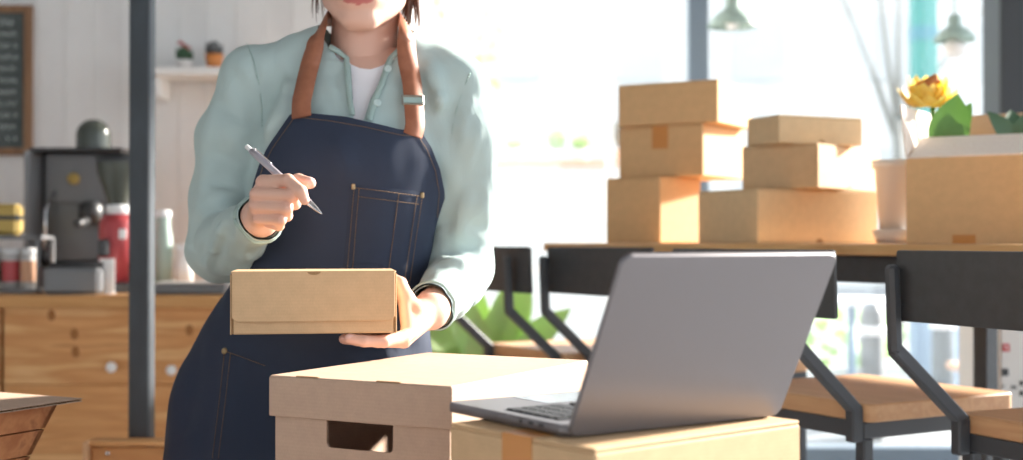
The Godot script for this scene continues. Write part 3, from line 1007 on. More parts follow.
	for lv in [[Vector3(0.014, hy * 0.6, 0.03), Vector3(0.035, hy + 0.012, 0.06), 0.085], [Vector3(0.016, hy * 0.6, 0.02), Vector3(0.075, hy + 0.0, 0.03), 0.05], [Vector3(0.016, hy * 0.6, 0.03), Vector3(0.06, hy - 0.04, 0.06), 0.05]]:
		var mb := MB.new()
		mb.leaf(lv[0], lv[1], lv[2], Vector3(-0.3, 0.2, 1), 0.12)
		put("leaf", mb.done(), M.green, fl)
	var f2b := W(1012, 150, d + 0.1)
	var f2 := thing("leafy_sprig", "low green leafy sprig at the far side of the open carton", "plant", Vector3(f2b.x, y + 0.006, f2b.z))
	put("stem", tb(PackedVector3Array([Vector3(0, 0, 0), Vector3(0, 0.22, 0)]), 0.005), M.green, f2)
	for k in 3:
		var mb := MB.new()
		mb.leaf(Vector3(0, 0.19, 0), [Vector3(-0.05, 0.275, 0.02), Vector3(0.05, 0.285, 0.02), Vector3(0.02, 0.29, -0.04)][k], 0.05, Vector3(0, 0.5, 1), 0.15)
		put("leaf", mb.done(), M.green_dark, f2)
	# white pot on a saucer behind the open carton
	var pp := W(899, 243, 2.98)
	var pot := thing("white_pot", "white ceramic flower pot on a saucer beside the open carton", "pot", Vector3(pp.x, y, pp.z))
	put("saucer", lt(PackedVector2Array([Vector2(0.001, 0), Vector2(0.05, 0), Vector2(0.06, 0.03), Vector2(0.055, 0.031), Vector2(0.03, 0.012), Vector2(0.001, 0.011)]), 28), M.ceramic, pot)
	put("pot_body", lt(PackedVector2Array([Vector2(0.001, 0.0115), Vector2(0.042, 0.0115), Vector2(0.054, 0.17), Vector2(0.06, 0.172), Vector2(0.06, 0.19), Vector2(0.053, 0.19), Vector2(0.05, 0.16), Vector2(0.001, 0.158)]), 28), M.ceramic, pot)
	# stools
	var far := deg_to_rad(-60)
	var s0 := make_stool("black backed wooden bar stool beside the leafy floor plant")
	s0.position = Vector3(0.035, 0, -3.47)
	s0.rotation.y = far
	copy_of(s0, "black backed bar stool standing behind the laptop", Vector3(0.3, 0, -3.15), far)
	copy_of(s0, "bar stool with its wooden seat showing beside the laptop", Vector3(0.525, 0, -2.444), far)
	copy_of(s0, "bar stool drawn up in front of the open carton", Vector3(0.825, 0, -1.998), deg_to_rad(-66))
	# white cabinet with stickers behind the table
	var cz := 3.25
	var cx := W(999, 0, cz).x
	var cab := thing("appliance_cabinet", "white appliance cabinet with a red sticker and sockets behind the high table", "cabinet", Vector3(cx, 0, -cz))
	put("body", bx(Vector3(0.3, 1.0, 0.3), Vector3(0.15, 0.5, -0.15), 0.006), M.panel_gray, cab)
	var spot := func(px: float, py: float, w: float, h: float, m: Material, called: String) -> MeshInstance3D:
		var q := W(px, py, cz) - Vector3(cx, 0, -cz)
		return put(called, bx(Vector3(w, h, 0.004), Vector3(q.x, q.y, 0.0015), 0.001), m, cab)
	var st: MeshInstance3D = spot.call(1005.5, 347.5, 0.018, 0.02, M.red, "sticker")
	var num := TextMesh.new()
	num.text = "1"
	num.font_size = 12
	num.pixel_size = 0.0012
	num.depth = 0.001
	var q1 := W(1005.5, 347.5, cz) - Vector3(cx, 0, -cz)
	put("numeral", num, M.white, st, Vector3(q1.x, q1.y, 0.0036))
	spot.call(1004.5, 372, 0.017, 0.018, M.machine_dark, "socket")
	spot.call(1003, 386, 0.005, 0.006, M.machine_gray, "screw")
	spot.call(1013, 387, 0.014, 0.007, M.machine_dark, "switch")
	spot.call(1021, 383, 0.01, 0.012, M.machine_dark, "socket")
	spot.call(1021, 393, 0.01, 0.012, M.machine_dark, "socket")
	# leafy floor plant behind the stools
	var fp := thing("floor_plant", "broad leaved green floor plant behind the stools", "plant", Vector3(-0.09, 0, -4.3))
	put("pot", lt(PackedVector2Array([Vector2(0.001, 0), Vector2(0.13, 0), Vector2(0.17, 0.34), Vector2(0.155, 0.34), Vector2(0.14, 0.3), Vector2(0.001, 0.3)]), 28), M.ceramic, fp)
	rng.seed = 5
	for k in 30:
		var a := k * 2.39996
		var r := 0.1 + 0.17 * rng.randf()
		var hgt := 0.5 + 0.5 * (k / 30.0)
		var tip := Vector3(cos(a) * r, hgt, sin(a) * r)
		var mid := Vector3(cos(a) * r * 0.35, hgt * 0.72, sin(a) * r * 0.35)
		put("stem", tb(PackedVector3Array([Vector3(cos(a) * 0.02, 0.29, sin(a) * 0.02), mid]), 0.005, 6), M.green, fp)
		var mb := MB.new()
		mb.leaf(mid, tip + Vector3(cos(a), 0.2, sin(a)) * 0.04, 0.12, Vector3(cos(a) * 0.4, 1.0, sin(a) * 0.4 + 0.6), 0.2)
		put("leaf", mb.done(), M.foliage, fp)


func build_work_table() -> void:
	var us := Vector3(0.474, 0, -0.8805)
	var vs := Vector3(-0.8805, 0, -0.474)
	var N := Vector3(-0.0695, 0, -1.51)
	var yaw := deg_to_rad(-28.3)
	var tt := 0.64
	# table
	var c := N + us * 0.055 + vs * -0.1
	var t := thing("work_table", "square wooden work table under the storage box and laptop carton", "table", c, yaw)
	for k in 4:
		put("plank", bx(Vector3(0.8, 0.03, 0.184), Vector3(0, tt - 0.015, -0.2775 + k * 0.185), 0.003), [M.table_wood, M.seat][k % 2], t)
	put("under_frame", bx(Vector3(0.6, 0.04, 0.6), Vector3(0, tt - 0.05, 0)), M.black, t)
	put("column", bx(Vector3(0.07, tt - 0.1, 0.07), Vector3(0, (tt - 0.1) / 2 + 0.03, 0)), M.black, t)
	put("foot", bx(Vector3(0.45, 0.03, 0.45), Vector3(0, 0.015, 0)), M.black, t)
	# storage box
	var top := EYE - 0.17
	var L := 0.268
	var D := 0.377
	var bc := N + us * D / 2 + vs * L / 2
	bc.y = tt + 0.0005
	var h := top - bc.y
	var sb := thing("storage_box", "kraft storage box with a lift off lid and a dark hand hole", "box", bc, yaw)
	var bw := L - 0.012
	var bd := D - 0.012
	var bh := h - 0.006
	var hole := W(361, 430, 1.575)
	var csg := CSGCombiner3D.new()
	csg.name = "body"
	csg.material_override = M.kraft_pale
	var outer := CSGBox3D.new()
	outer.size = Vector3(bw, bh, bd)
	outer.position.y = bh / 2
	csg.add_child(outer)
	var inner := CSGBox3D.new()
	inner.operation = CSGShape3D.OPERATION_SUBTRACTION
	inner.size = Vector3(bw - 0.008, bh, bd - 0.008)
	inner.position.y = bh / 2 + 0.004
	csg.add_child(inner)
	for e in [-1.0, 1.0]:
		var cut := CSGPolygon3D.new()
		cut.operation = CSGShape3D.OPERATION_SUBTRACTION
		cut.polygon = rrect(0.098, 0.05, 0.007)
		cut.depth = 0.03
		cut.position = Vector3(0.0, hole.y - bc.y, e * bd / 2 + 0.015)
		csg.add_child(cut)
	sb.add_child(csg)
	csg.name = "body"
	var lid := MB.new()
	var lip := 0.049
	lid.prism(Transform3D(Basis(Vector3.RIGHT, -PI / 2), Vector3(0, 0, 0)), rrect(L, D, 0.003, 3), h - 0.005, h, 0.002)
	for k in [-1.0, 1.0]:
		lid.box(at(Vector3(0, h - lip / 2 - 0.002, k * (D / 2 - 0.0018))), Vector3(L, lip, 0.0036), 0.0012)
		lid.box(at(Vector3(k * (L / 2 - 0.0018), h - lip / 2 - 0.002, 0)), Vector3(0.0036, lip, D - 0.002), 0.0012)
	put("lid", lid.done(), M.kraft_pale, sb)
	for k in [-0.075, 0.045]:
		put("lid_slot", bx(Vector3(0.034, 0.0016, 0.004), Vector3(k, h + 0.0004, D / 2 - 0.0025), 0.0005), M.kraft_edge, sb)
	# carton under the laptop
	var ltop := EYE - 0.19
	var w := 0.2966
	var l := 0.222
	var ub := Vector3(0.773, 0, -0.635)
	var vb := Vector3(-0.635, 0, -0.773)
	var cc := Vector3(0.0759, 0, -1.183) + ub * w / 2 + vb * l / 2
	cc.y = tt + 0.0005
	carton("laptop_carton", "taped kraft carton carrying the laptop", Vector3(w, ltop - cc.y, l), cc, deg_to_rad(39.4), M.kraft, M.tape, true)
	# laptop
	var ul := Vector3(0.833, 0, -0.5535)
	var vl := Vector3(-0.5535, 0, -0.833)
	var lw := 0.28
	var ld := 0.224
	var lc := Vector3(0.0515, 0, -1.2435) + ul * lw / 2 + vl * ld / 2
	lc.y = ltop + 0.0007
	var lp := thing("laptop", "open grey metal laptop standing on a taped carton", "laptop", lc, deg_to_rad(33.6))
	var bs := MB.new()
	bs.prism(Transform3D(Basis(Vector3.RIGHT, -PI / 2), Vector3.ZERO), rrect(lw, ld, 0.012), 0.0008, 0.0118, 0.0018, true)
	put("base", bs.done(), M.gray_metal, lp)
	for sx in [-0.12, 0.12]:
		for sz in [-0.085, 0.085]:
			put("rubber_foot", lt(PackedVector2Array([Vector2(0.008, 0), Vector2(0.009, 0.0015)]), 12), M.keys, lp, Vector3(sx, 0, sz))
	put("keyboard_bed", bx(Vector3(0.25, 0.0006, 0.098), Vector3(0, 0.0119, 0.032), 0.0), M.gray_dark, lp)
	var kb := MB.new()
	for r in 6:
		var ncol := 14
		for k in ncol:
			if r == 5 and k > 3 and k < 9:
				if k == 4:
					kb.box(at(Vector3(0.0, 0.013, 0.032 - 0.0405 + 0.0)), Vector3(0.085, 0.0018, 0.0135), 0.0006)
				continue
			kb.box(at(Vector3(-0.1155 + k * 0.01777, 0.013, 0.032 + 0.0405 - r * 0.0162)), Vector3(0.0152, 0.0018, 0.0135 if r > 0 else 0.008), 0.0006)
	var keys := put("keyboard", kb.done(), M.keys, lp)
	keys.set_meta("kind", "stuff")
	put("trackpad", bx(Vector3(0.115, 0.0006, 0.068), Vector3(0, 0.012, -0.068), 0.0), M.chrome, lp)
	for k in 3:
		put("port", bx(Vector3(0.001, 0.0032, [0.008, 0.008, 0.004][k]), Vector3(-lw / 2 - 0.0001, 0.0075, 0.072 - k * 0.018), 0.0), M.keys, lp)
	put("hinge", tb(PackedVector3Array([Vector3(-lw / 2 + 0.03, 0.0125, ld / 2 - 0.004), Vector3(lw / 2 - 0.03, 0.0125, ld / 2 - 0.004)]), 0.0045, 10), M.gray_dark, lp)
	var tilt := deg_to_rad(26)
	var lt2 := Transform3D(Basis(Vector3.RIGHT, tilt), Vector3(0, 0.003, ld / 2 - 0.001))
	var sc := MB.new()
	sc.prism(lt2, rrect(lw, 0.195, 0.012, 6, Vector2(0, 0.0975)), 0.0, 0.006, 0.0016, true)
	var lidm := put("lid", sc.done(), M.gray_metal, lp)
	lidm.set_meta("label", "smooth grey metal screen back")
	var sg := MB.new()
	sg.prism(lt2, rrect(lw - 0.006, 0.18, 0.009, 6, Vector2(0, 0.097)), -0.0007, 0.0001, 0.0)
	put("screen", sg.done(), M.screen, lidm)


func build_left_clutter() -> void:
	# tapered slatted crate on a stool, a corrugated sheet on top
	var ex := Vector3(0.893, 0, 0.45)
	var ez := Vector3(-0.45, 0, 0.893)
	var tip := W(83, 398, 2.0)
	var yaw := deg_to_rad(-26.7)
	var c := tip - ex * 0.2 + ez * 0.2
	var sh := thing("corrugated_sheet", "corrugated cardboard sheet lying on a slatted wooden crate", "cardboard", Vector3(c.x, tip.y - 0.005, c.z), yaw)
	for y in [0.0006, 0.0044]:
		put("liner", bx(Vector3(0.4, 0.0012, 0.4), Vector3(0, y, 0), 0.0003), M.kraft_pale, sh)
	var fl := MB.new()
	var nf := 60
	for i in nf * 4:
		var z0 := -0.199 + 0.398 * i / (nf * 4.0)
		var z1 := -0.199 + 0.398 * (i + 1) / (nf * 4.0)
		var ya := 0.0025 + 0.0012 * sin(TAU * i / 4.0)
		var yb := 0.0025 + 0.0012 * sin(TAU * (i + 1) / 4.0)
		fl.quad(Vector3(-0.199, ya, z0), Vector3(-0.199, yb, z1), Vector3(0.199, yb, z1), Vector3(0.199, ya, z0))
	put("fluting", fl.done(), M.kraft_edge, sh)
	var ct := tip.y - 0.0055
	var chh := 0.2
	var cr := thing("slatted_crate", "tapered reddish wooden crate under the corrugated sheet", "crate", Vector3(c.x, ct - chh, c.z), yaw)
	for side in 4:
		for k in 5:
			var y1 := chh - k * 0.04
			var y0 := y1 - 0.0375
			var h1 := 0.105 + 0.07 * y1 / chh
			var h0 := 0.105 + 0.07 * y0 / chh
			var mb := MB.new()
			var tt := Transform3D(Basis(Vector3.UP, side * PI / 2), Vector3.ZERO)
			var a := Vector3(-h0, y0, h0)
			var b := Vector3(h0, y0, h0)
			var cc := Vector3(h1, y1, h1)
			var dd := Vector3(-h1, y1, h1)
			var inn := Vector3(0, 0, -0.01)
			mb.quad(tt * a, tt * b, tt * cc, tt * dd)
			mb.quad(tt * (dd + inn), tt * (cc + inn), tt * (b + inn), tt * (a + inn))
			mb.quad(tt * dd, tt * cc, tt * (cc + inn), tt * (dd + inn))
			mb.quad(tt * (a + inn), tt * (b + inn), tt * b, tt * a)
			mb.quad(tt * b, tt * (b + inn), tt * (cc + inn), tt * cc)
			mb.quad(tt * (a + inn), tt * a, tt * dd, tt * (dd + inn))
			put("slat", mb.done(), M.redwood, cr)
	put("base_board", bx(Vector3(0.19, 0.01, 0.19), Vector3(0, 0.005, 0)), M.redwood, cr)
	var so := thing("wooden_stool", "plain wooden stool carrying the tapered crate", "stool", Vector3(c.x, 0, c.z), yaw)
	var st := ct - chh - 0.0005
	put("seat", bx(Vector3(0.3, 0.03, 0.3), Vector3(0, st - 0.015, 0), 0.004), M.seat, so)
	for a in [-0.12, 0.12]:
		for b in [-0.12, 0.12]:
			put("leg", bx(Vector3(0.035, st - 0.03, 0.035), Vector3(a, (st - 0.03) / 2, b)), M.seat, so)
	# planked planter bench at the foot of the pole
	var top := 0.628
	var xa := W(85, 0, 2.86).x
	var pb := thing("plank_bench", "brown planked wooden box bench at the foot of the steel pole", "bench", Vector3(xa, 0, -2.86))
	put("corner_post", bx(Vector3(0.012, top, 0.02), Vector3(0.006, top / 2, 0.004), 0.002), M.seat, pb)
	for k in 4:
		put("plank", bx(Vector3(0.52, 0.15, 0.018), Vector3(0.274, top - 0.09 - k * 0.153, -0.009), 0.003), [M.pine_c, M.redwood][k % 2], pb)
		put("plank", bx(Vector3(0.018, 0.15, 0.03), Vector3(0.01, top - 0.09 - k * 0.153, -0.034), 0.003), M.pine_c, pb)
	put("top_board", bx(Vector3(0.54, 0.012, 0.056), Vector3(0.27, top - 0.006, -0.026), 0.003), M.pine_b, pb)
	for k in 3:
		var sc := MB.new()
		sc.lathe(Transform3D(Basis(Vector3.RIGHT, PI / 2), Vector3(0.05 + k * 0.2, W(0, 453, 2.86).y, 0.0)), PackedVector2Array([Vector2(0.005, -0.002), Vector2(0.0045, 0.001), Vector2(0.001, 0.0015)]), 10)
		put("screw", sc.done(), M.chrome, pb)


# ---------------------------------------------------------------- figure modelling
# A distance field: tapered capsules, ellipsoids and one lofted trunk, joined by a smooth minimum, with creases and cloth noise on top.
class Sdf:
	var a := PackedVector3Array()
	var ab := PackedVector3Array()
	var inv := PackedFloat32Array()
	var ra := PackedFloat32Array()
	var rb := PackedFloat32Array()
	var el: Array[Transform3D] = []
	var er := PackedFloat32Array()
	var lo_y := 0.0
	var hi_y := -1.0
	var row := PackedFloat32Array()
	var rows := 0
	var k := 0.02
	var off := 0.0
	var crease := []
	var noise: FastNoiseLite
	var amp := 0.0
	var ny := 1.0

	func cap(p: Vector3, q: Vector3, r0: float, r1: float) -> void:
		a.append(p)
		ab.append(q - p)
		inv.append(1.0 / maxf(1e-9, (q - p).length_squared()))
		ra.append(r0)
		rb.append(r1 - r0)

	func chain(pts: Array, radii: Array) -> void:
		for i in pts.size() - 1:
			cap(pts[i], pts[i + 1], radii[i], radii[i + 1])

	func ell(c: Vector3, r: Vector3, b := Basis()) -> void:
		el.append(Transform3D(b * Basis.from_scale(r), c).affine_inverse())
		er.append(minf(r.x, minf(r.y, r.z)))

	# keys from low to high: [y, cx, cz, rx, front, back]
	func loft(keys: Array) -> void:
		lo_y = keys[0][0]
		hi_y = keys[-1][0]
		rows = 160
		row.resize(rows * 5)
		for i in rows:
			var y := lerpf(lo_y, hi_y, i / (rows - 1.0))
			var s := 0
			while s < keys.size() - 2 and keys[s + 1][0] < y:
				s += 1
			var t: float = (y - keys[s][0]) / (keys[s + 1][0] - keys[s][0])
			for c in 5:
				var p0: float = keys[maxi(s - 1, 0)][c + 1]
				var p1: float = keys[s][c + 1]
				var p2: float = keys[s + 1][c + 1]
				var p3: float = keys[mini(s + 2, keys.size() - 1)][c + 1]
				row[i * 5 + c] = cubic_interpolate(p1, p2, p0, p3, t)

	# keep only the pieces that matter within r of c, so that a block is quick to sample
	var fa := PackedVector3Array()
	var fab := PackedVector3Array()
	var finv := PackedFloat32Array()
	var fra := PackedFloat32Array()
	var frb := PackedFloat32Array()
	var fel: Array[Transform3D] = []
	var fer := PackedFloat32Array()
	var fcrease := []
	var floft := true

	func widen() -> void:
		fa = a
		fab = ab
		finv = inv
		fra = ra
		frb = rb
		fel = el
		fer = er
		fcrease = crease
		floft = rows > 0

	func focus(c: Vector3, r: float) -> void:
		widen()
		var dist := PackedFloat32Array()
		var m := 9.0
		for i in a.size():
			var q := c - a[i]
			var t := clampf(q.dot(ab[i]) * inv[i], 0.0, 1.0)
			var v := (q - ab[i] * t).length() - ra[i] - rb[i] * t
			dist.append(v)
			m = minf(m, v)
		var ed := PackedFloat32Array()
		for i in el.size():
			var v := ((el[i] * c).length() - 1.0) * er[i]
			ed.append(v)
			m = minf(m, v)
		var lv := 9.0
		if rows > 0:
			lv = trunk(c)
			m = minf(m, lv)
		var far := m + 2.0 * r + 2.0 * k + 0.004
		var na := PackedVector3Array()
		var nab := PackedVector3Array()
		var ninv := PackedFloat32Array()
		var nra := PackedFloat32Array()
		var nrb := PackedFloat32Array()
		for i in a.size():
			if dist[i] < far:
				na.append(a[i])
				nab.append(ab[i])
				ninv.append(inv[i])
				nra.append(ra[i])
				nrb.append(rb[i])
		fa = na
		fab = nab
		finv = ninv
		fra = nra
		frb = nrb
		var nel: Array[Transform3D] = []
		var ner := PackedFloat32Array()
		for i in el.size():
			if ed[i] < far:
				nel.append(el[i])
				ner.append(er[i])
		fel = nel
		fer = ner
		floft = rows > 0 and lv < far
		var nc := []
		for q in crease:
			var w: Vector3 = c - q[0]
			var ax: Vector3 = q[1]
			var t := clampf(w.dot(ax) / ax.length_squared(), 0.0, 1.0)
			if (w - ax * t).length() < r + q[2] * 3.0:
				nc.append(q)
		fcrease = nc

	func trunk(p: Vector3) -> float:
		var f := clampf((p.y - lo_y) / (hi_y - lo_y), 0.0, 1.0) * (rows - 1.001)
		var i := int(f) * 5
		f -= int(f)
		var rx := lerpf(row[i + 2], row[i + 7], f)
		var dz := p.z - lerpf(row[i + 1], row[i + 6], f)
		var rz := lerpf(row[i + 3], row[i + 8], f) if dz > 0 else lerpf(row[i + 4], row[i + 9], f)
		var dx := p.x - lerpf(row[i], row[i + 5], f)
		var l := sqrt(dx * dx / (rx * rx) + dz * dz / (rz * rz))
		var v := (l - 1.0) * minf(rx, rz)
		var over := maxf(lo_y - p.y, p.y - hi_y)
		if over > 0.0:
			v = maxf(v, over) if v < 0.0 else sqrt(v * v + over * over)
		return v

	func d(p: Vector3) -> float:
		var m := 9.0
		for i in fa.size():
			var q := p - fa[i]
			var t := clampf(q.dot(fab[i]) * finv[i], 0.0, 1.0)
			var v := (q - fab[i] * t).length() - fra[i] - frb[i] * t
			var e := k - absf(v - m)
			m = minf(v, m)
			if e > 0.0:
				m -= e * e / (4.0 * k)
		for i in fel.size():
			var l := (fel[i] * p).length()
			var v := (l - 1.0) * fer[i]
			var e := k - absf(v - m)
			m = minf(v, m)
			if e > 0.0:
				m -= e * e / (4.0 * k)
		if floft:
			var v := trunk(p)
			var e := k * 1.8 - absf(v - m)
			m = minf(v, m)
			if e > 0.0:
				m -= e * e / (4.0 * k * 1.8)
		m -= off
		if absf(m) < 0.03:
			var dent := 0.0
			for c in fcrease:
				var q: Vector3 = p - c[0]
				var ax: Vector3 = c[1]
				var t := clampf(q.dot(ax) / ax.length_squared(), 0.0, 1.0)
				var l2 := (q - ax * t).length_squared()
				var w: float = c[2]
				if l2 < w * w * 9.0:
					dent += c[3] * (exp(-1.5 * sqrt(l2 + 1e-6) / w) if c[3] > 0.0 else exp(-l2 / (w * w))) * sin(PI * (0.06 + 0.88 * lerpf(c[4], c[5], t)))
			m += clampf(dent, -0.014, 0.017)
			if amp > 0.0:
				m += amp * noise.get_noise_3d(p.x, p.y * ny, p.z)
		return m

	func grad(p: Vector3) -> Vector3:
		var e := 0.002
		var v := Vector3(d(p + Vector3(e, 0, 0)) - d(p - Vector3(e, 0, 0)), d(p + Vector3(0, e, 0)) - d(p - Vector3(0, e, 0)), d(p + Vector3(0, 0, e)) - d(p - Vector3(0, 0, e)))
		return v.normalized()

	# first point of the surface along a ray
	func hit(o: Vector3, dir: Vector3, t0: float, t1: float) -> Vector3:
		var t := t0
		for i in 120:
			var v := d(o + dir * t)
			if v < 0.0004 or t > t1:
				break
			t += maxf(v * 0.7, 0.0006)
		return o + dir * t


# surface nets; only blocks near the surface are visited. Returns [vertices, triangles (counter-clockwise)]
func nets(s: Sdf, lo: Vector3, hi: Vector3, cell: float) -> Array:
	var bs := 5
	var nb := Vector3i(((hi - lo) / (cell * bs)).ceil())
	var nx := nb.x * bs + 1
	var ny := nb.y * bs + 1
	var nz := nb.z * bs + 1
	var g := PackedFloat32Array()
	g.resize(nx * ny * nz)
	g.fill(1e9)
	var vid := PackedInt32Array()
	vid.resize(nx * ny * nz)
	vid.fill(-1)
	var reach := cell * bs * 0.5 * 1.7321 + cell + 0.004
	s.widen()
	var blocks := []
	for bz in nb.z:
		for by in nb.y:
			for bx_ in nb.x:
				var c := lo + Vector3(bx_ + 0.5, by + 0.5, bz + 0.5) * cell * bs
				if absf(s.d(c)) < reach * 1.25:
					blocks.append(Vector3i(bx_, by, bz))
	var sx := nx
	var sxy := nx * ny
	for b in blocks:
		s.focus(lo + (Vector3(b) + Vector3.ONE * 0.5) * cell * bs, cell * bs * 0.8661)
		for z in range(b.z * bs, b.z * bs + bs + 1):
			for y in range(b.y * bs, b.y * bs + bs + 1):
				for x in range(b.x * bs, b.x * bs + bs + 1):
					var i: int = x + y * sx + z * sxy
					if g[i] > 1e8:
						g[i] = s.d(lo + Vector3(x, y, z) * cell)
	s.widen()
	var V := PackedVector3Array()
	var T := PackedInt32Array()
	var oi := [0, 1, sx, sx + 1, sxy, sxy + 1, sxy + sx, sxy + sx + 1]
	var ov := [Vector3(0, 0, 0), Vector3(1, 0, 0), Vector3(0, 1, 0), Vector3(1, 1, 0), Vector3(0, 0, 1), Vector3(1, 0, 1), Vector3(0, 1, 1), Vector3(1, 1, 1)]
	var ed := [[0, 1], [2, 3], [4, 5], [6, 7], [0, 2], [1, 3], [4, 6], [5, 7], [0, 4], [1, 5], [2, 6], [3, 7]]
	for b in blocks:
		for z in range(b.z * bs, b.z * bs + bs):
			for y in range(b.y * bs, b.y * bs + bs):
				for x in range(b.x * bs, b.x * bs + bs):
					var i: int = x + y * sx + z * sxy
					var m := 0
					for c in 8:
						if g[i + oi[c]] < 0.0:
							m += 1
					if m == 0 or m == 8:
						continue
					var sum := Vector3.ZERO
					var cnt := 0
					for e in ed:
						var g0 := g[i + oi[e[0]]]
						var g1 := g[i + oi[e[1]]]
						if (g0 < 0.0) != (g1 < 0.0):
							sum += ov[e[0]].lerp(ov[e[1]], g0 / (g0 - g1))
							cnt += 1
					vid[i] = V.size()
					V.append(lo + (Vector3(x, y, z) + sum / cnt) * cell)
	var steps := [1, sx, sxy]
	for b in blocks:
		for z in range(b.z * bs, b.z * bs + bs):
			for y in range(b.y * bs, b.y * bs + bs):
				for x in range(b.x * bs, b.x * bs + bs):
					var i: int = x + y * sx + z * sxy
					if x == 0 or y == 0 or z == 0:
						continue
					var s0 := g[i] < 0.0
					for ax in 3:
						if (g[i + steps[ax]] < 0.0) == s0:
							continue
						var p: int = steps[(ax + 1) % 3]
						var q: int = steps[(ax + 2) % 3]
						var v0 := vid[i]
						var v1 := vid[i - p]
						var v2 := vid[i - p - q]
						var v3 := vid[i - q]
						if v0 < 0 or v1 < 0 or v2 < 0 or v3 < 0:
							continue
						if s0:
							T.append_array(PackedInt32Array([v0, v1, v2, v0, v2, v3]))
						else:
							T.append_array(PackedInt32Array([v0, v2, v1, v0, v3, v2]))
	return [V, T]


func normals_of(V: PackedVector3Array, T: PackedInt32Array) -> PackedVector3Array:
	var N := PackedVector3Array()
	N.resize(V.size())
	for i in range(0, T.size(), 3):
		var n := (V[T[i + 1]] - V[T[i]]).cross(V[T[i + 2]] - V[T[i]])
		N[T[i]] += n
		N[T[i + 1]] += n
		N[T[i + 2]] += n
	for i in N.size():
		N[i] = N[i].normalized()
	return N


# appends an indexed smooth mesh to lists; cols may be empty
func append_mesh(L: Dictionary, V: PackedVector3Array, N: PackedVector3Array, T: PackedInt32Array, cols: PackedColorArray) -> void:
	var o: int = L.v.size()
	L.v.append_array(V)
	L.n.append_array(N)
	L.c.append_array(cols)
	for i in range(0, T.size(), 3):
		L.t.append(o + T[i])
		L.t.append(o + T[i + 2])
		L.t.append(o + T[i + 1])


func lists() -> Dictionary:
	return {"v": PackedVector3Array(), "n": PackedVector3Array(), "c": PackedColorArray(), "t": PackedInt32Array()}


func to_mesh(L: Dictionary) -> ArrayMesh:
	var arr := []
	arr.resize(Mesh.ARRAY_MAX)
	arr[Mesh.ARRAY_VERTEX] = L.v
	arr[Mesh.ARRAY_NORMAL] = L.n
	if L.c.size() == L.v.size() and L.c.size():
		arr[Mesh.ARRAY_COLOR] = L.c
	arr[Mesh.ARRAY_INDEX] = L.t
	var m := ArrayMesh.new()
	m.add_surface_from_arrays(Mesh.PRIMITIVE_TRIANGLES, arr)
	return m


# keeps the part of a surface where mask >= 0 and gives it thickness: a garment panel with clean edges
func garment(vt: Array, mask: Callable, thick: float, tint = null) -> ArrayMesh:
	var V: PackedVector3Array = vt[0]
	var T: PackedInt32Array = vt[1]
	var N := normals_of(V, T)
	var ms := PackedFloat32Array()
	ms.resize(V.size())
	for i in V.size():
		ms[i] = mask.call(V[i])
	var oV := PackedVector3Array()
	var oN := PackedVector3Array()
	var oT := PackedInt32Array()
	var map := {}
	var rim := []
	var get_v := func(i: int) -> int:
		if not map.has(i):
			map[i] = oV.size()
			oV.append(V[i])
			oN.append(N[i])
		return map[i]
	var get_e := func(i: int, j: int) -> int:
		var key := Vector2i(mini(i, j), maxi(i, j))
		if not map.has(key):
			var t := ms[key.x] / (ms[key.x] - ms[key.y])
			map[key] = oV.size()
			oV.append(V[key.x].lerp(V[key.y], t))
			oN.append(N[key.x].lerp(N[key.y], t).normalized())
		return map[key]
	for i in range(0, T.size(), 3):
		var id := [T[i], T[i + 1], T[i + 2]]
		var ins := [ms[id[0]] >= 0, ms[id[1]] >= 0, ms[id[2]] >= 0]
		if ins[0] and ins[1] and ins[2]:
			oT.append_array(PackedInt32Array([get_v.call(id[0]), get_v.call(id[1]), get_v.call(id[2])]))
			continue
		if not (ins[0] or ins[1] or ins[2]):
			continue
		var poly := []
		var cut := []
		for c in 3:
			var e := (c + 1) % 3
			if ins[c]:
				poly.append(get_v.call(id[c]))
			if ins[c] != ins[e]:
				var q: int = get_e.call(id[c], id[e])
				poly.append(q)
				cut.append([q, ins[c]])
		for c in range(1, poly.size() - 1):
			oT.append_array(PackedInt32Array([poly[0], poly[c], poly[c + 1]]))
		if cut.size() == 2:
			if cut[0][1]:
				rim.append([cut[0][0], cut[1][0]])
			else:
				rim.append([cut[1][0], cut[0][0]])
	var L := lists()
	var C := PackedColorArray()
	if tint != null:
		for p in oV:
			C.append(tint.call(p))
	append_mesh(L, oV, oN, oT, C)
	var iV := PackedVector3Array()
	var iN := PackedVector3Array()
	var iT := PackedInt32Array()
	for i in oV.size():
		iV.append(oV[i] - oN[i] * thick)
		iN.append(-oN[i])
	for i in range(0, oT.size(), 3):
		iT.append_array(PackedInt32Array([oT[i], oT[i + 2], oT[i + 1]]))
	append_mesh(L, iV, iN, iT, C)
	for e in rim:
		var p: Vector3 = oV[e[0]]
		var q: Vector3 = oV[e[1]]
		var p2: Vector3 = iV[e[0]]
		var q2: Vector3 = iV[e[1]]
		var n := (q - p).cross(p2 - p).normalized()
		var cc := PackedColorArray()
		if tint != null:
			cc = PackedColorArray([C[e[0]], C[e[1]], C[e[1]], C[e[0]]])
		append_mesh(L, PackedVector3Array([p, q, q2, p2]), PackedVector3Array([n, n, n, n]), PackedInt32Array([0, 2, 1, 0, 3, 2]), cc)
	return to_mesh(L)


# signed distance to a polygon, positive inside
func inside(poly: PackedVector2Array, p: Vector2) -> float:
	var best := 1e9
	var odd := false
	var m := poly.size()
	var j := m - 1
	for i in m:
		var e := poly[j] - poly[i]
		var w := p - poly[i]
		var b := w - e * clampf(w.dot(e) / e.dot(e), 0.0, 1.0)
		best = minf(best, b.length_squared())
		if (poly[i].y > p.y) != (poly[j].y > p.y) and p.x < poly[i].x + e.x * (p.y - poly[i].y) / e.y:
			odd = not odd
		j = i
	return sqrt(best) * (1.0 if odd else -1.0)


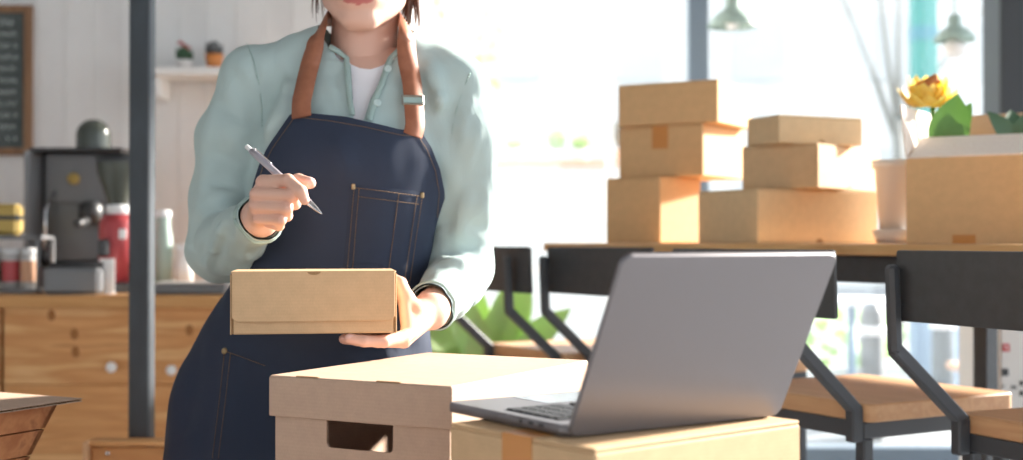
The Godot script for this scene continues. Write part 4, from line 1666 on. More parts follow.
func px_poly(pts: Array, d: float) -> PackedVector2Array:
	var o := PackedVector2Array()
	for p in pts:
		var w := W(p[0], p[1], d)
		o.append(Vector2(w.x, w.y))
	return o


func on(s: Sdf, px: float, py: float, lift := 0.0) -> Vector3:
	var o := Vector3(0, EYE, 0)
	var dir := (W(px, py, 2.0) - o).normalized()
	s.widen()
	var h := s.hit(o, dir, 1.5, 2.6)
	return h + s.grad(h) * lift if lift != 0.0 else h


# points every few millimetres along a pixel polyline, laid on a surface
func laid(s: Sdf, pts: Array, lift: float, step := 4.0) -> PackedVector3Array:
	var o := PackedVector3Array()
	for i in pts.size() - 1:
		var p := Vector2(pts[i][0], pts[i][1])
		var q := Vector2(pts[i + 1][0], pts[i + 1][1])
		var m := maxi(1, int(ceil(p.distance_to(q) / step)))
		for k in m:
			var r := p.lerp(q, float(k) / m)
			o.append(on(s, r.x, r.y, lift))
	o.append(on(s, pts[-1][0], pts[-1][1], lift))
	return o


# flat band swept along points with given face normals
func band(pts: PackedVector3Array, nrm: PackedVector3Array, width: float, thick: float) -> ArrayMesh:
	var mb := MB.new()
	mb.smooth(true)
	var prev := []
	for i in pts.size():
		var t := (pts[mini(i + 1, pts.size() - 1)] - pts[maxi(i - 1, 0)]).normalized()
		var n := nrm[i]
		n = (n - t * n.dot(t)).normalized()
		var s := t.cross(n).normalized() * width / 2
		var r := [pts[i] - s, pts[i] + s, pts[i] + s + n * thick, pts[i] - s + n * thick]
		if i > 0:
			for k in 4:
				mb.quad(prev[k], prev[(k + 1) % 4], r[(k + 1) % 4], r[k])
		prev = r
	mb.smooth(false)
	return mb.done()


func stitches(s: Sdf, pts: Array, lift: float, parent: Node, called := "stitching", m: Material = null, r := 0.0006) -> void:
	var line := laid(s, pts, lift, 3.0)
	var mb := MB.new()
	# broken line: stitch, gap
	var i := 0
	while i < line.size() - 1:
		mb.tube(PackedVector3Array([line[i], line[i].lerp(line[i + 1], 0.8)]), [r], 5)
		i += 1
	put(called, mb.done(), m if m else M.thread, parent)


# a crease (depth > 0) or ridge (depth < 0) pressed into a surface along a pixel line
func add_crease(s: Sdf, base: Sdf, p: Vector2, q: Vector2, w: float, depth: float) -> void:
	var m := 3
	var prev := on(base, p.x, p.y)
	for i in m:
		var r := p.lerp(q, (i + 1.0) / m)
		var nx := on(base, r.x, r.y)
		if nx.distance_to(prev) < 0.08:
			s.crease.append([prev, nx - prev, w, depth, float(i) / m, (i + 1.0) / m])
		prev = nx


func build_person() -> void:
	var skin := Color(0.70, 0.43, 0.33)
	var person := thing("person", "person in a sage cardigan and denim apron holding a pen and a small carton", "person", Vector3.ZERO)
	var D := 2.12
	# joints
	var S1 := W(252, 81, 2.13)
	var E1 := W(218, 249, 2.12)
	var R1 := W(260, 218, 1.895)
	var S2 := W(454, 85, 2.13)
	var E2 := W(463, 268, 2.14)
	var R2 := W(430, 311, 1.935)
	var nb := W(362, 62, 2.14)
	var X := func(px: float) -> float: return (px - 511.5) / FPX * D
	var trunk := [
		[0.66, X.call(303), -2.13, 0.18, 0.115, 0.13], [0.74, X.call(303), -2.13, 0.185, 0.118, 0.135], [0.82, X.call(306), -2.13, 0.182, 0.118, 0.13],
		[0.90, X.call(316), -2.125, 0.165, 0.105, 0.11], [0.97, X.call(326), -2.12, 0.148, 0.098, 0.095], [1.03, X.call(334), -2.12, 0.142, 0.098, 0.09],
		[1.10, X.call(340), -2.12, 0.147, 0.105, 0.095], [1.18, X.call(347), -2.12, 0.157, 0.122, 0.1], [1.25, X.call(352), -2.125, 0.16, 0.112, 0.1],
		[1.31, X.call(356), -2.13, 0.148, 0.086, 0.092], [1.355, X.call(360), -2.135, 0.1, 0.062, 0.075]]
	# ---- skin: one continuous body
	var body := Sdf.new()
	body.k = 0.03
	body.loft(trunk)
	body.off = -0.019
	for s in [[S1, E1, R1, -1.0], [S2, E2, R2, 1.0]]:
		body.chain([nb + Vector3(0.03 * s[3], -0.01, 0), s[0], s[1], s[2]], [0.05, 0.056, 0.05, 0.042])
	body.cap(W(363, 72, 2.15), W(363, -30, 2.13), 0.068, 0.067)
	var hipx: float = X.call(303)
	for sx in [-1.0, 1.0]:
		body.chain([Vector3(hipx + 0.085 * sx, 0.8, -2.13), Vector3(hipx + 0.09 * sx, 0.46, -2.12), Vector3(hipx + 0.095 * sx, 0.09, -2.15)], [0.085, 0.06, 0.045])
	var L := lists()
	var vt := nets(body, Vector3(-0.75, 0.05, -2.4), Vector3(0.05, 1.5, -1.85), 0.013)
	var cols := PackedColorArray()
	cols.resize(vt[0].size())
	cols.fill(skin)
	append_mesh(L, vt[0], normals_of(vt[0], vt[1]), vt[1], cols)
	# head
	var hx := W(362, 0, 2.09).x
	var hd := Sdf.new()
	hd.k = 0.022
	var hc := Vector3(hx, 1.535, -2.135)
	hd.ell(hc, Vector3(0.074, 0.092, 0.092))
	hd.ell(Vector3(hx, 1.485, -2.09), Vector3(0.058, 0.07, 0.062))
	hd.cap(Vector3(hx - 0.046, 1.462, -2.115), Vector3(hx - 0.013, 1.421, -2.062), 0.022, 0.018)
	hd.cap(Vector3(hx + 0.046, 1.462, -2.115), Vector3(hx + 0.013, 1.421, -2.062), 0.022, 0.018)
	hd.ell(Vector3(hx, 1.424, -2.058), Vector3(0.022, 0.019, 0.019))
	hd.cap(Vector3(hx, 1.53, -2.04), Vector3(hx, 1.493, -2.024), 0.007, 0.011)
	hd.cap(W(363, 80, 2.15), Vector3(hx, 1.46, -2.14), 0.056, 0.054)
	var fine := Sdf.new()
	fine.k = 0.006
	for e in [[0, 1.4425, -2.043, 0.021, 0.0065, 0.011], [0, 1.4505, -2.043, 0.02, 0.005, 0.01], [-0.011, 1.49, -2.03, 0.008, 0.007, 0.009], [0.011, 1.49, -2.03, 0.008, 0.007, 0.009]]:
		hd.ell(Vector3(hx + e[0], e[1], e[2]), Vector3(e[3], e[4], e[5]))
	for sx in [-1.0, 1.0]:
		hd.ell(Vector3(hx + 0.076 * sx, 1.505, -2.13), Vector3(0.012, 0.03, 0.018))
		hd.ell(Vector3(hx + 0.03 * sx, 1.522, -2.052), Vector3(0.014, 0.007, 0.011))
	hd.k = 0.012
	var vh := nets(hd, Vector3(hx - 0.11, 1.36, -2.25), Vector3(hx + 0.11, 1.64, -1.99), 0.0038)
	var hcols := PackedColorArray()
	for p in vh[0]:
		var c := skin
		var l := Vector2(p.x - hx, p.y - 1.4462)
		var lip := (l.x / 0.0235) ** 2 + (l.y / (0.0088 - 0.0022 * absf(sin(l.x * 130.0)))) ** 2
		if lip < 1.0 and p.z > -2.06:
			c = Color(0.52, 0.15, 0.14)
		for sx in [-1.0, 1.0]:
			var e := Vector2(p.x - hx - 0.03 * sx, p.y - 1.522)
			if (e.x / 0.0125) ** 2 + (e.y / 0.0048) ** 2 < 1.0 and p.z > -2.07:
				c = Color(0.05, 0.03, 0.02) if e.length() < 0.0052 else Color(0.8, 0.78, 0.76)
			var bw := Vector2(p.x - hx - 0.031 * sx, p.y - 1.541 + absf(p.x - hx - 0.028 * sx) * 0.15)
			if absf(bw.x) < 0.018 and absf(bw.y) < 0.0032 and p.z > -2.08:
				c = Color(0.07, 0.045, 0.03)
		hcols.append(c)
	append_mesh(L, vh[0], normals_of(vh[0], vh[1]), vh[1], hcols)
	# hands
	var h1 := [R1, E1,
		[W(263, 182, 1.838), W(288, 180, 1.814), W(301, 191, 1.802), W(304.5, 200, 1.806)],
		[W(257, 194, 1.832), W(292, 195, 1.81), W(295, 204, 1.838), W(281, 206, 1.856)],
		[W(256, 206, 1.835), W(287, 208, 1.814), W(287, 216, 1.84), W(274, 215, 1.858)],
		[W(259, 218, 1.842), W(281, 220, 1.822), W(279, 226, 1.842), W(268, 224, 1.856)],
		[W(263, 206, 1.872), W(281, 190, 1.866), W(298, 181, 1.85), W(310, 183, 1.836)]]
	var h2 := [R2, E2,
		[W(404, 337, 1.852), W(384, 341.5, 1.818), W(364, 341, 1.804), W(349, 338.5, 1.8)],
		[W(404, 341, 1.872), W(378, 341.5, 1.842), W(358, 340, 1.83), W(344, 339, 1.826)],
		[W(404, 341, 1.895), W(381, 340, 1.868), W(364, 338, 1.858), W(352, 337, 1.854)],
		[W(406, 339, 1.915), W(388, 338, 1.895), W(375, 337, 1.888), W(366, 336, 1.884)],
		[W(416, 315, 1.9), W(405.5, 298, 1.908), W(400, 284, 1.926), W(384, 274, 1.942)]]
	for hnd in [h1, h2]:
		var hs := Sdf.new()
		hs.k = 0.0035
		var root: Vector3 = hnd[0]
		var back: Vector3 = (hnd[1] - root).normalized()
		hs.cap(root + back * 0.05, root, 0.027, 0.029)
		for f in 4:
			var r: float = [0.0085, 0.0085, 0.0081, 0.0074][f]
			hs.chain(hnd[2 + f], [r + 0.0016, r, r - 0.0004, r - 0.0012])
			hs.cap(root, hnd[2 + f][0], 0.02, r + 0.0012)
			if f > 0:
				hs.cap(hnd[1 + f][0].lerp(root, 0.15), hnd[2 + f][0].lerp(root, 0.15), r + 0.001, r + 0.001)
		hs.cap(hnd[6][0], hnd[2][0].lerp(root, 0.25), 0.017, 0.013)
		hs.cap(hnd[6][1], hnd[2][0].lerp(hnd[6][0], 0.35), 0.012, 0.011)
		hs.cap(root, hnd[6][0], 0.026, 0.019)
		hs.chain([root.lerp(hnd[6][0], 0.3)] + hnd[6], [0.018, 0.0165, 0.0128, 0.0105, 0.0086])
		var lo: Vector3 = root
		var hi: Vector3 = root
		for f in range(2, 7):
			for q in hnd[f]:
				lo = lo.min(q)
				hi = hi.max(q)
		lo = lo.min(root + back * 0.05) - Vector3.ONE * 0.03
		hi = hi.max(root + back * 0.05) + Vector3.ONE * 0.03
		var vn := nets(hs, lo, hi, 0.0026)
		var hc2 := PackedColorArray()
		for p in vn[0]:
			var c := skin
			for f in range(2, 7):
				var tip: Vector3 = hnd[f][3]
				var dirn: Vector3 = (tip - hnd[f][2]).normalized()
				var kn := minf(minf(p.distance_to(hnd[f][1]), p.distance_to(hnd[f][0])), p.distance_to(tip))
				c = c.lerp(Color(0.68, 0.33, 0.25), 0.45 * exp(-pow(kn / 0.011, 2.0)))
				if p.distance_to(tip + dirn * 0.002) < 0.0098 and (p - tip).normalized().dot(Vector3(0, 0.75, 0.6)) > 0.72:
					c = Color(0.78, 0.5, 0.44)
			hc2.append(c)
		append_mesh(L, vn[0], normals_of(vn[0], vn[1]), vn[1], hc2)
	put("body", to_mesh(L), M.skin, person)
	# ---- white t-shirt
	var fn := FastNoiseLite.new()
	fn.frequency = 8.0
	fn.fractal_type = FastNoiseLite.FRACTAL_RIDGED
	fn.fractal_octaves = 2
	fn.seed = 4
	var tee := Sdf.new()
	tee.k = 0.03
	tee.loft(trunk)
	tee.off = -0.013
	for s in [[S1, -1.0], [S2, 1.0]]:
		tee.cap(nb + Vector3(0.03 * s[1], -0.01, 0), s[0], 0.052, 0.05)
	var tee_poly := px_poly([[338, 48], [349, 62], [358, 66], [369, 67], [380, 63], [388, 57], [397, 46], [440, 60], [440, 150], [290, 150], [290, 60]], 2.05)
	put("t_shirt", garment(nets(tee, Vector3(-0.42, 1.18, -2.16), Vector3(-0.06, 1.42, -1.94), 0.006), func(p: Vector3) -> float: return minf(inside(tee_poly, Vector2(p.x, p.y)), p.z + 2.14), 0.002), M.tee, person)
	# ---- cardigan
	var cg := Sdf.new()
	cg.k = 0.015
	cg.loft(trunk)
	cg.noise = fn
	cg.amp = 0.0055
	cg.ny = 0.45
	cg.chain([nb + Vector3(-0.035, -0.012, 0), S1 + Vector3(0.004, 0, 0)], [0.054, 0.053])
	cg.chain([nb + Vector3(0.035, -0.012, 0), S2 + Vector3(-0.004, 0, 0)], [0.054, 0.053])
	cg.cap(W(335, 51, 2.14), S1, 0.052, 0.052)
	cg.cap(W(391, 52, 2.14), S2, 0.05, 0.052)
	var f1 := (R1 - E1).normalized()
	var f2 := (R2 - E2).normalized()
	cg.chain([S1, W(233, 140, 2.13), W(224, 200, 2.13), E1 + Vector3(-0.001, 0.0, 0), R1 + f1 * 0.03], [0.053, 0.06, 0.056, 0.052, 0.034])
	cg.chain([S2, W(462, 140, 2.13), W(466, 200, 2.135), E2, R2 + f2 * 0.03], [0.053, 0.059, 0.055, 0.051, 0.035])
	cg.cap(E1.lerp(R1, 0.2) + Vector3(0.005, -0.015, 0), E1.lerp(R1, 0.55) + Vector3(0.0, -0.01, 0), 0.045, 0.038)
	cg.cap(E2.lerp(R2, 0.2) + Vector3(0.0, -0.012, 0), E2.lerp(R2, 0.55) + Vector3(0.0, -0.01, 0), 0.044, 0.038)
	var base := Sdf.new()
	base.k = cg.k
	base.a = cg.a
	base.ab = cg.ab
	base.inv = cg.inv
	base.ra = cg.ra
	base.rb = cg.rb
	base.loft(trunk)
	var fold := func(p0: Array, p1: Array, w: float, depth: float) -> void:
		add_crease(cg, base, Vector2(p0[0], p0[1]), Vector2(p1[0], p1[1]), w * 1.15, depth * 2.3)
	# armhole and sleeve folds
	fold.call([247, 40, 2.1], [263, 105, 2.03], 0.007, 0.006)
	fold.call([238, 75, 2.07], [262, 135, 2.03], 0.009, 0.012)
	fold.call([262, 100, 2.03], [255, 160, 2.03], 0.009, 0.012)
	fold.call([290, 105, 2.02], [262, 140, 2.02], 0.012, -0.006)
	fold.call([200, 150, 2.07], [245, 165, 2.06], 0.012, 0.005)
	fold.call([190, 232, 2.08], [246, 200, 2.06], 0.009, 0.016)
	fold.call([188, 222, 2.08], [236, 186, 2.06], 0.012, -0.006)
	fold.call([200, 255, 2.03], [222, 215, 2.0], 0.007, 0.007)
	fold.call([214, 270, 2.0], [232, 220, 1.97], 0.007, 0.007)
	fold.call([236, 268, 1.97], [238, 225, 1.95], 0.006, 0.005)
	fold.call([206, 268, 2.02], [226, 214, 1.99], 0.007, -0.005)
	fold.call([466, 75, 2.08], [446, 130, 2.04], 0.008, 0.011)
	fold.call([452, 95, 2.06], [452, 160, 2.05], 0.009, 0.012)
	fold.call([428, 60, 2.06], [446, 120, 2.03], 0.01, -0.006)
	fold.call([418, 100, 2.03], [444, 150, 2.03], 0.009, 0.006)
	fold.call([478, 100, 2.08], [462, 180, 2.07], 0.012, 0.006)
	fold.call([440, 210, 2.06], [480, 165, 2.08], 0.012, 0.008)
	fold.call([440, 250, 2.05], [492, 245, 2.09], 0.009, 0.014)
	fold.call([444, 262, 2.04], [494, 268, 2.09], 0.011, -0.006)
	fold.call([446, 280, 2.01], [482, 292, 2.05], 0.008, 0.008)
	fold.call([440, 300, 1.99], [470, 316, 2.02], 0.007, 0.007)
	fold.call([444, 322, 1.97], [452, 286, 1.99], 0.008, 0.006)
	fold.call([458, 326, 1.97], [466, 296, 1.99], 0.007, 0.006)
	fold.call([196, 262, 2.03], [206, 232, 2.0], 0.007, 0.007)
	fold.call([226, 276, 2.0], [246, 236, 1.97], 0.007, 0.006)
	fold.call([250, 262, 2.0], [256, 244, 1.97], 0.006, 0.005)
	fold.call([216, 100, 2.07], [244, 122, 2.06], 0.01, 0.005)
	fold.call([206, 180, 2.07], [240, 188, 2.06], 0.009, 0.006)
	fold.call([280, 60, 2.05], [266, 108, 2.03], 0.01, 0.005)
	fold.call([290, 70, 2.05], [280, 120, 2.03], 0.01, -0.004)
	fold.call([330, 66, 2.05], [346, 112, 2.0], 0.007, 0.004)
	fold.call([424, 78, 2.05], [432, 128, 2.03], 0.008, 0.006)
	fold.call([446, 60, 2.06], [470, 112, 2.06], 0.009, 0.005)
	fold.call([486, 150, 2.08], [474, 215, 2.08], 0.01, 0.006)
	fold.call([452, 190, 2.06], [446, 235, 2.05], 0.009, 0.007)
	fold.call([470, 225, 2.06], [494, 235, 2.08], 0.009, 0.007)
	var neck_poly := px_poly([[326, 46], [338, 52], [348, 60], [350, 72], [352, 90], [356, 122], [366, 122], [371, 100], [379, 82], [385, 64], [393, 56], [403, 45], [420, 0], [300, 0]], 2.05)
	var cuff1 := R1 + f1 * 0.0
	var cuff2 := R2 + f2 * -0.014
	var cmask := func(p: Vector3) -> float:
		var m := 1.0
		if p.z > -2.13:
			m = -inside(neck_poly, Vector2(p.x, p.y))
		m = minf(m, maxf(Vector2(p.x - nb.x, p.z - nb.z + 0.0).length() - 0.066, 1.33 - p.y))
		m = minf(m, maxf((cuff1 - p).dot(f1 + Vector3(0.1, 0.1, 0)), p.distance_to(cuff1) - 0.1))
		m = minf(m, maxf((cuff2 - p).dot(f2), p.distance_to(cuff2) - 0.1))
		return minf(m, p.y - 0.9)
	var vc := nets(cg, Vector3(-0.6, 0.86, -2.32), Vector3(0.06, 1.46, -1.82), 0.0042)
	var card := put("cardigan", garment(vc, cmask, 0.0025), M.cardigan, person)
	# cuff ribs, front band, seams, buttons
	for c in [[cuff1, f1, 0.04], [cuff2, f2, 0.041]]:
		var ring := PackedVector3Array()
		var up := Vector3.UP
		var sd: Vector3 = c[1].cross(up).normalized()
		up = sd.cross(c[1]).normalized()
		cg.widen()
		for i in 29:
			var a := TAU * i / 28.0
			var dirv: Vector3 = sd * cos(a) + up * sin(a)
			var o: Vector3 = c[0] - c[1] * 0.007
			var t := 0.02
			while cg.d(o + dirv * t) < 0.0 and t < 0.08:
				t += 0.001
			ring.append(o + dirv * (t - 0.001))
		var mb := MB.new()
		mb.tube(ring, [0.0042], 8)
		put("cuff_rib", mb.done(), M.seam, card)
	var plack := func(pts: Array, width: float) -> void:
		var line := laid(cg, pts, 0.0015, 3.0)
		var nn := PackedVector3Array()
		for p in line:
			nn.append(cg.grad(p))
		put("front_band", band(line, nn, width, 0.002), M.seam, card)
	plack.call([[329, 47], [338, 52], [346, 59], [347.5, 72], [349, 90], [352, 116]], 0.009)
	plack.call([[401, 49], [391, 59], [387.5, 67], [382, 84], [375, 99], [369, 121]], 0.01)
	for b in [[377, 104], [388, 70]]:
		var p := on(cg, b[0], b[1], 0.0035)
		var n := cg.grad(p)
		var mb := MB.new()
		var xx := n.cross(Vector3.UP).normalized()
		mb.lathe(Transform3D(Basis(xx, n, xx.cross(n)), p), PackedVector2Array([Vector2(0.0062, -0.001), Vector2(0.0062, 0.0012), Vector2(0.005, 0.002), Vector2(0.0035, 0.0014), Vector2(0.0004, 0.0014)]), 16)
		put("button", mb.done(), M.button, card)
	stitches(cg, [[247, 44], [254, 62], [259, 85], [262, 108], [262, 128]], 0.0006, card, "armhole_seam", M.seam, 0.0011)
	stitches(cg, [[470, 73], [462, 92], [455, 115], [451, 140]], 0.0006, card, "armhole_seam", M.seam, 0.0011)
	# ---- denim apron
	var ap := Sdf.new()
	ap.k = 0.03
	ap.loft([
		[0.44, -0.35, -2.13, 0.225, 0.15, 0.15], [0.60, -0.348, -2.13, 0.226, 0.148, 0.15], [0.73, -0.344, -2.13, 0.226, 0.146, 0.15], [0.82, -0.338, -2.13, 0.217, 0.142, 0.15], [0.90, -0.323, -2.125, 0.19, 0.13, 0.13],
		[0.97, -0.306, -2.12, 0.171, 0.12, 0.115], [1.03, X.call(334), -2.12, 0.16, 0.118, 0.105],
		[1.10, X.call(340), -2.12, 0.162, 0.124, 0.105], [1.18, X.call(347), -2.12, 0.17, 0.138, 0.11], [1.25, X.call(352), -2.125, 0.172, 0.127, 0.11],
		[1.31, X.call(356), -2.13, 0.16, 0.1, 0.1]])
	var ap_base := Sdf.new()
	ap_base.k = ap.k
	ap_base.row = ap.row
	ap_base.rows = ap.rows
	ap_base.lo_y = ap.lo_y
	ap_base.hi_y = ap.hi_y
	var fa := FastNoiseLite.new()
	fa.frequency = 9.0
	fa.fractal_octaves = 2
	fa.seed = 8
	ap.noise = fa
	ap.amp = 0.006
	ap.ny = 0.5
	for c in [[[335, 130, 2.0], [352, 190, 1.99], 0.02, -0.004], [[200, 350, 2.05], [180, 450, 2.05], 0.02, 0.006], [[240, 330, 2.0], [225, 455, 1.98], 0.02, -0.005], [[300, 345, 1.99], [240, 372, 1.99], 0.014, 0.004], [[420, 345, 2.04], [340, 352, 1.98], 0.012, 0.004], [[430, 160, 2.05], [425, 240, 2.05], 0.015, 0.004]]:
		add_crease(ap, ap_base, Vector2(c[0][0], c[0][1]), Vector2(c[1][0], c[1][1]), c[2], c[3])
	var bib := px_poly([[292, 112], [330, 116], [348, 118], [365, 122], [400, 130], [421, 131], [431, 147], [439, 168], [443, 190], [442, 215], [439, 245], [440, 275], [480, 300], [560, 640], [20, 640], [60, 300], [212, 300], [226, 280], [236, 250], [245, 215], [252, 185], [259, 165], [268, 147], [280, 130]], 2.03)
	var amask := func(p: Vector3) -> float:
		return minf(minf(inside(bib, Vector2(p.x, p.y)), p.z + 2.18), p.y - 0.47)
	var va := nets(ap, Vector3(-0.62, 0.42, -2.3), Vector3(-0.06, 1.34, -1.94), 0.0075)
	var apron := put("apron", garment(va, amask, 0.002), M.denim, person)
	apron.set_meta("label", "dark blue denim bib apron with brown stitching")
	stitches(ap, [[296, 117], [330, 121], [365, 127], [400, 135], [418, 136], [427, 150], [435, 170], [439, 192], [437, 218]], 0.0006, apron)
	stitches(ap, [[294, 118], [284, 132], [272, 149], [263, 167], [257, 186]], 0.0006, apron)
	# bib pocket: a patch with thickness
	var pk := MB.new()
	pk.smooth(true)
	var cn := [Vector2(350, 183), Vector2(424, 192), Vector2(409, 292), Vector2(341, 292)]
	var g0 := []
	for r in 15:
		var row := []
		for c in 11:
			var q: Vector2 = cn[0].lerp(cn[1], c / 10.0).lerp(cn[3].lerp(cn[2], c / 10.0), r / 14.0)
			var e := 0.0022 if r > 0 and r < 14 and c > 0 and c < 10 else 0.0002
			row.append(on(ap, q.x, q.y, e))
		g0.append(row)
	for r in 14:
		for c in 10:
			pk.quad(g0[r + 1][c], g0[r + 1][c + 1], g0[r][c + 1], g0[r][c])
	var pocket := put("pocket", pk.done(), M.denim, apron)
	for ln in [[[354, 187], [346, 285]], [[359, 188], [351, 285]], [[421, 196], [408, 285]], [[416, 195], [403, 285]], [[354, 187], [421, 196]], [[358, 196], [418, 204]], [[398, 193], [386, 285]]]:
		stitches(ap, ln, 0.003, pocket)
	for rv in [[353, 186], [421, 195]]:
		var p := on(ap, rv[0], rv[1], 0.0028)
		put("rivet", bx(Vector3(0.006, 0.009, 0.003), p, 0.001), M.rivet, pocket)
	# hip pocket opening and rivet
	stitches(ap, [[225, 352], [220, 400], [213, 458]], 0.0008, apron)
	stitches(ap, [[231, 353], [226, 400], [219, 458]], 0.0008, apron)
	stitches(ap, [[225, 351], [245, 358], [266, 366]], 0.0008, apron)
	var rp := on(ap, 225, 351, 0.001)
	var rn := ap.grad(rp)
	var rm := MB.new()
	var rx := rn.cross(Vector3.UP).normalized()
	rm.lathe(Transform3D(Basis(rx, rn, rx.cross(rn)), rp), PackedVector2Array([Vector2(0.0055, -0.001), Vector2(0.005, 0.0015), Vector2(0.002, 0.0028), Vector2(0.0003, 0.0028)]), 14)
	put("rivet", rm.done(), M.rivet, apron)
	# leather neck strap over the cardigan
	var both := Sdf.new()
	both.k = 0.01
	both.loft(trunk)
	both.off = 0.004
	both.chain([nb + Vector3(-0.035, -0.012, 0), S1], [0.054, 0.053])
	both.chain([nb + Vector3(0.035, -0.012, 0), S2], [0.054, 0.053])
	both.cap(W(335, 51, 2.14), S1, 0.052, 0.052)
	both.cap(W(391, 52, 2.14), S2, 0.05, 0.052)
	both.cap(W(363, 72, 2.15), W(363, -30, 2.13), 0.05, 0.05)
	for side in [0, 1]:
		var pts: Array = [[302, 118], [304, 106], [309, 82], [314, 58], [317, 44]] if side == 0 else [[412, 136], [412, 120], [411, 100], [409, 75], [407, 58], [406, 44]]
		var key := laid(both, pts, 0.01, 14.0)
		key[0] = on(ap, pts[0][0], pts[0][1], 0.0015)
		var kn := PackedVector3Array()
		for p in key:
			var rise := clampf((70.0 - (240.0 - (p.y - EYE) * FPX / absf(p.z))) / 40.0, 0.0, 1.0)
			kn.append((both.grad(p) + Vector3(0, 0, 0.6)).normalized().lerp(Vector3(-0.6 if side == 0 else 0.6, 0.5, 0.6), rise * 0.8).normalized())
		# over the shoulder and round the back of the neck
		for q in ([[321, 29, 2.085, -0.72, 0.55, 0.42], [325, 19, 2.145, -0.9, 0.42, 0.1], [337, 17, 2.205, -0.55, 0.35, -0.75], [362, 16, 2.222, 0, 0.25, -1]] if side == 0 else [[405.5, 30, 2.085, 0.72, 0.55, 0.42], [402.5, 20, 2.14, 0.9, 0.42, 0.1], [388, 17, 2.205, 0.55, 0.35, -0.75], [362, 16, 2.222, 0, 0.25, -1]]):
			key.append(W(q[0], q[1], q[2]))
			kn.append(Vector3(q[3], q[4], q[5]).normalized())
		var line := PackedVector3Array()
		var nn := PackedVector3Array()
		var m := key.size()
		for i in m - 1:
			for s in 5:
				var t := s / 5.0
				line.append(key[i].cubic_interpolate(key[i + 1], key[maxi(i - 1, 0)], key[mini(i + 2, m - 1)], t))
				nn.append(kn[i].lerp(kn[i + 1], t).normalized())
		line.append(key[m - 1])
		nn.append(kn[m - 1])
		put("neck_strap", band(line, nn, 0.0305, 0.0025), M.leather, apron)
		if side == 1:
			var bp := on(both, 410, 104, 0.0135)
			var bk := MB.new()
			var n := (both.grad(bp) + Vector3(0, 0, 0.6)).normalized()
			var xx := Vector3.UP.cross(n).normalized()
			var bt := Transform3D(Basis(xx, n.cross(xx), n), bp)
			for y in [-0.0065, 0.0065]:
				bk.box(bt * at(Vector3(0, y, 0)), Vector3(0.035, 0.0032, 0.0035), 0.001)
			for x in [-0.016, 0.016]:
				bk.box(bt * at(Vector3(x, 0, 0)), Vector3(0.0032, 0.016, 0.0035), 0.001)
			put("buckle", bk.done(), M.brass, apron)
			var tabm := MB.new()
			tabm.box(bt, Vector3(0.03, 0.009, 0.002), 0.0005)
			put("buckle_tab", tabm.done(), M.seam, apron)
	# ---- hair: cap, low ponytail, loose strands
	var hr := Sdf.new()
	hr.k = 0.02
	hr.ell(hc + Vector3(0, 0.006, -0.004), Vector3(0.082, 0.1, 0.1))
	hr.cap(hc + Vector3(0, -0.04, -0.07), hc + Vector3(0, -0.12, -0.085), 0.035, 0.028)
	hr.chain([hc + Vector3(0.0, -0.12, -0.085), hc + Vector3(0.03, -0.2, -0.09), hc + Vector3(0.045, -0.36, -0.12)], [0.028, 0.034, 0.014])
	var LH := lists()
	var vhr := nets(hr, hc - Vector3(0.12, 0.42, 0.2), hc + Vector3(0.12, 0.13, 0.12), 0.006)
	var hm := garment(vhr, func(p: Vector3) -> float:
		var q: Vector3 = p - hc
		if q.z < -0.01:
			return 0.01
		return maxf((-q.z * 0.5 + q.y - 0.01), absf(q.x) - 0.073) if q.y > -0.06 else -0.01, 0.003)
	var hair := put("hair", hm, M.hair, person)
	var strands := MB.new()
	rng.seed = 12
	for k in 60:
		var right := k % 5 != 0
		var p0 := hc + Vector3((0.074 if right else -0.076), 0.0 + rng.randf_range(-0.02, 0.02), rng.randf_range(-0.03, 0.02))
		var p2: Vector3
		if right:
			p2 = W(rng.randf_range(401, 420), rng.randf_range(8, 36), 2.16 + rng.randf_range(-0.01, 0.04))
		else:
			p2 = W(rng.randf_range(311, 325), rng.randf_range(8, 26), 2.12)
		var p1 := p0.lerp(p2, 0.55) + Vector3(0.006 if right else -0.004, 0, 0.004)
		var pts := PackedVector3Array()
		for i in 9:
			var s := i / 8.0
			pts.append(p0.lerp(p1, s).lerp(p1.lerp(p2, s), s))
		strands.tube(pts, [0.0034, 0.0034, 0.0032, 0.003, 0.0026, 0.0022, 0.0017, 0.001, 0.0004] if right else [0.0012, 0.001, 0.001, 0.0008, 0.0008, 0.0006, 0.0006, 0.0005, 0.0003], 5)
	put("loose_strands", strands.done(), M.hair, hair)
	# ---- trousers and shoes
	var tr := Sdf.new()
	tr.k = 0.03
	tr.off = 0.0
	tr.loft([[0.76, hipx, -2.13, 0.176, 0.105, 0.12], [0.84, hipx + 0.005, -2.13, 0.172, 0.104, 0.118], [0.94, hipx + 0.02, -2.12, 0.156, 0.103, 0.1]])
	for sx in [-1.0, 1.0]:
		tr.chain([Vector3(hipx + 0.085 * sx, 0.8, -2.13), Vector3(hipx + 0.09 * sx, 0.46, -2.12), Vector3(hipx + 0.095 * sx, 0.09, -2.15)], [0.09, 0.07, 0.066])
	put("trousers", garment(nets(tr, Vector3(hipx - 0.24, 0.0, -2.32), Vector3(hipx + 0.24, 1.0, -1.96), 0.014), func(p: Vector3) -> float: return minf(p.y - 0.09, 0.95 - p.y), 0.002), M.gray_dark, person)
	for sx in [-1.0, 1.0]:
		var fs := Sdf.new()
		fs.k = 0.03
		var bx0 := Vector3(hipx + 0.095 * sx, 0.045, -2.17)
		fs.cap(bx0, bx0 + Vector3(0.02 * sx, -0.008, 0.15), 0.042, 0.036)
		fs.cap(bx0 + Vector3(0, 0, 0.01), bx0 + Vector3(0, 0.05, 0.015), 0.045, 0.042)
		var vs := nets(fs, bx0 - Vector3(0.1, 0.045, 0.1), bx0 + Vector3(0.1, 0.15, 0.25), 0.008)
		put("shoe", garment(vs, func(p: Vector3) -> float: return p.y - 0.003, 0.002), M.white, person)
	build_held()


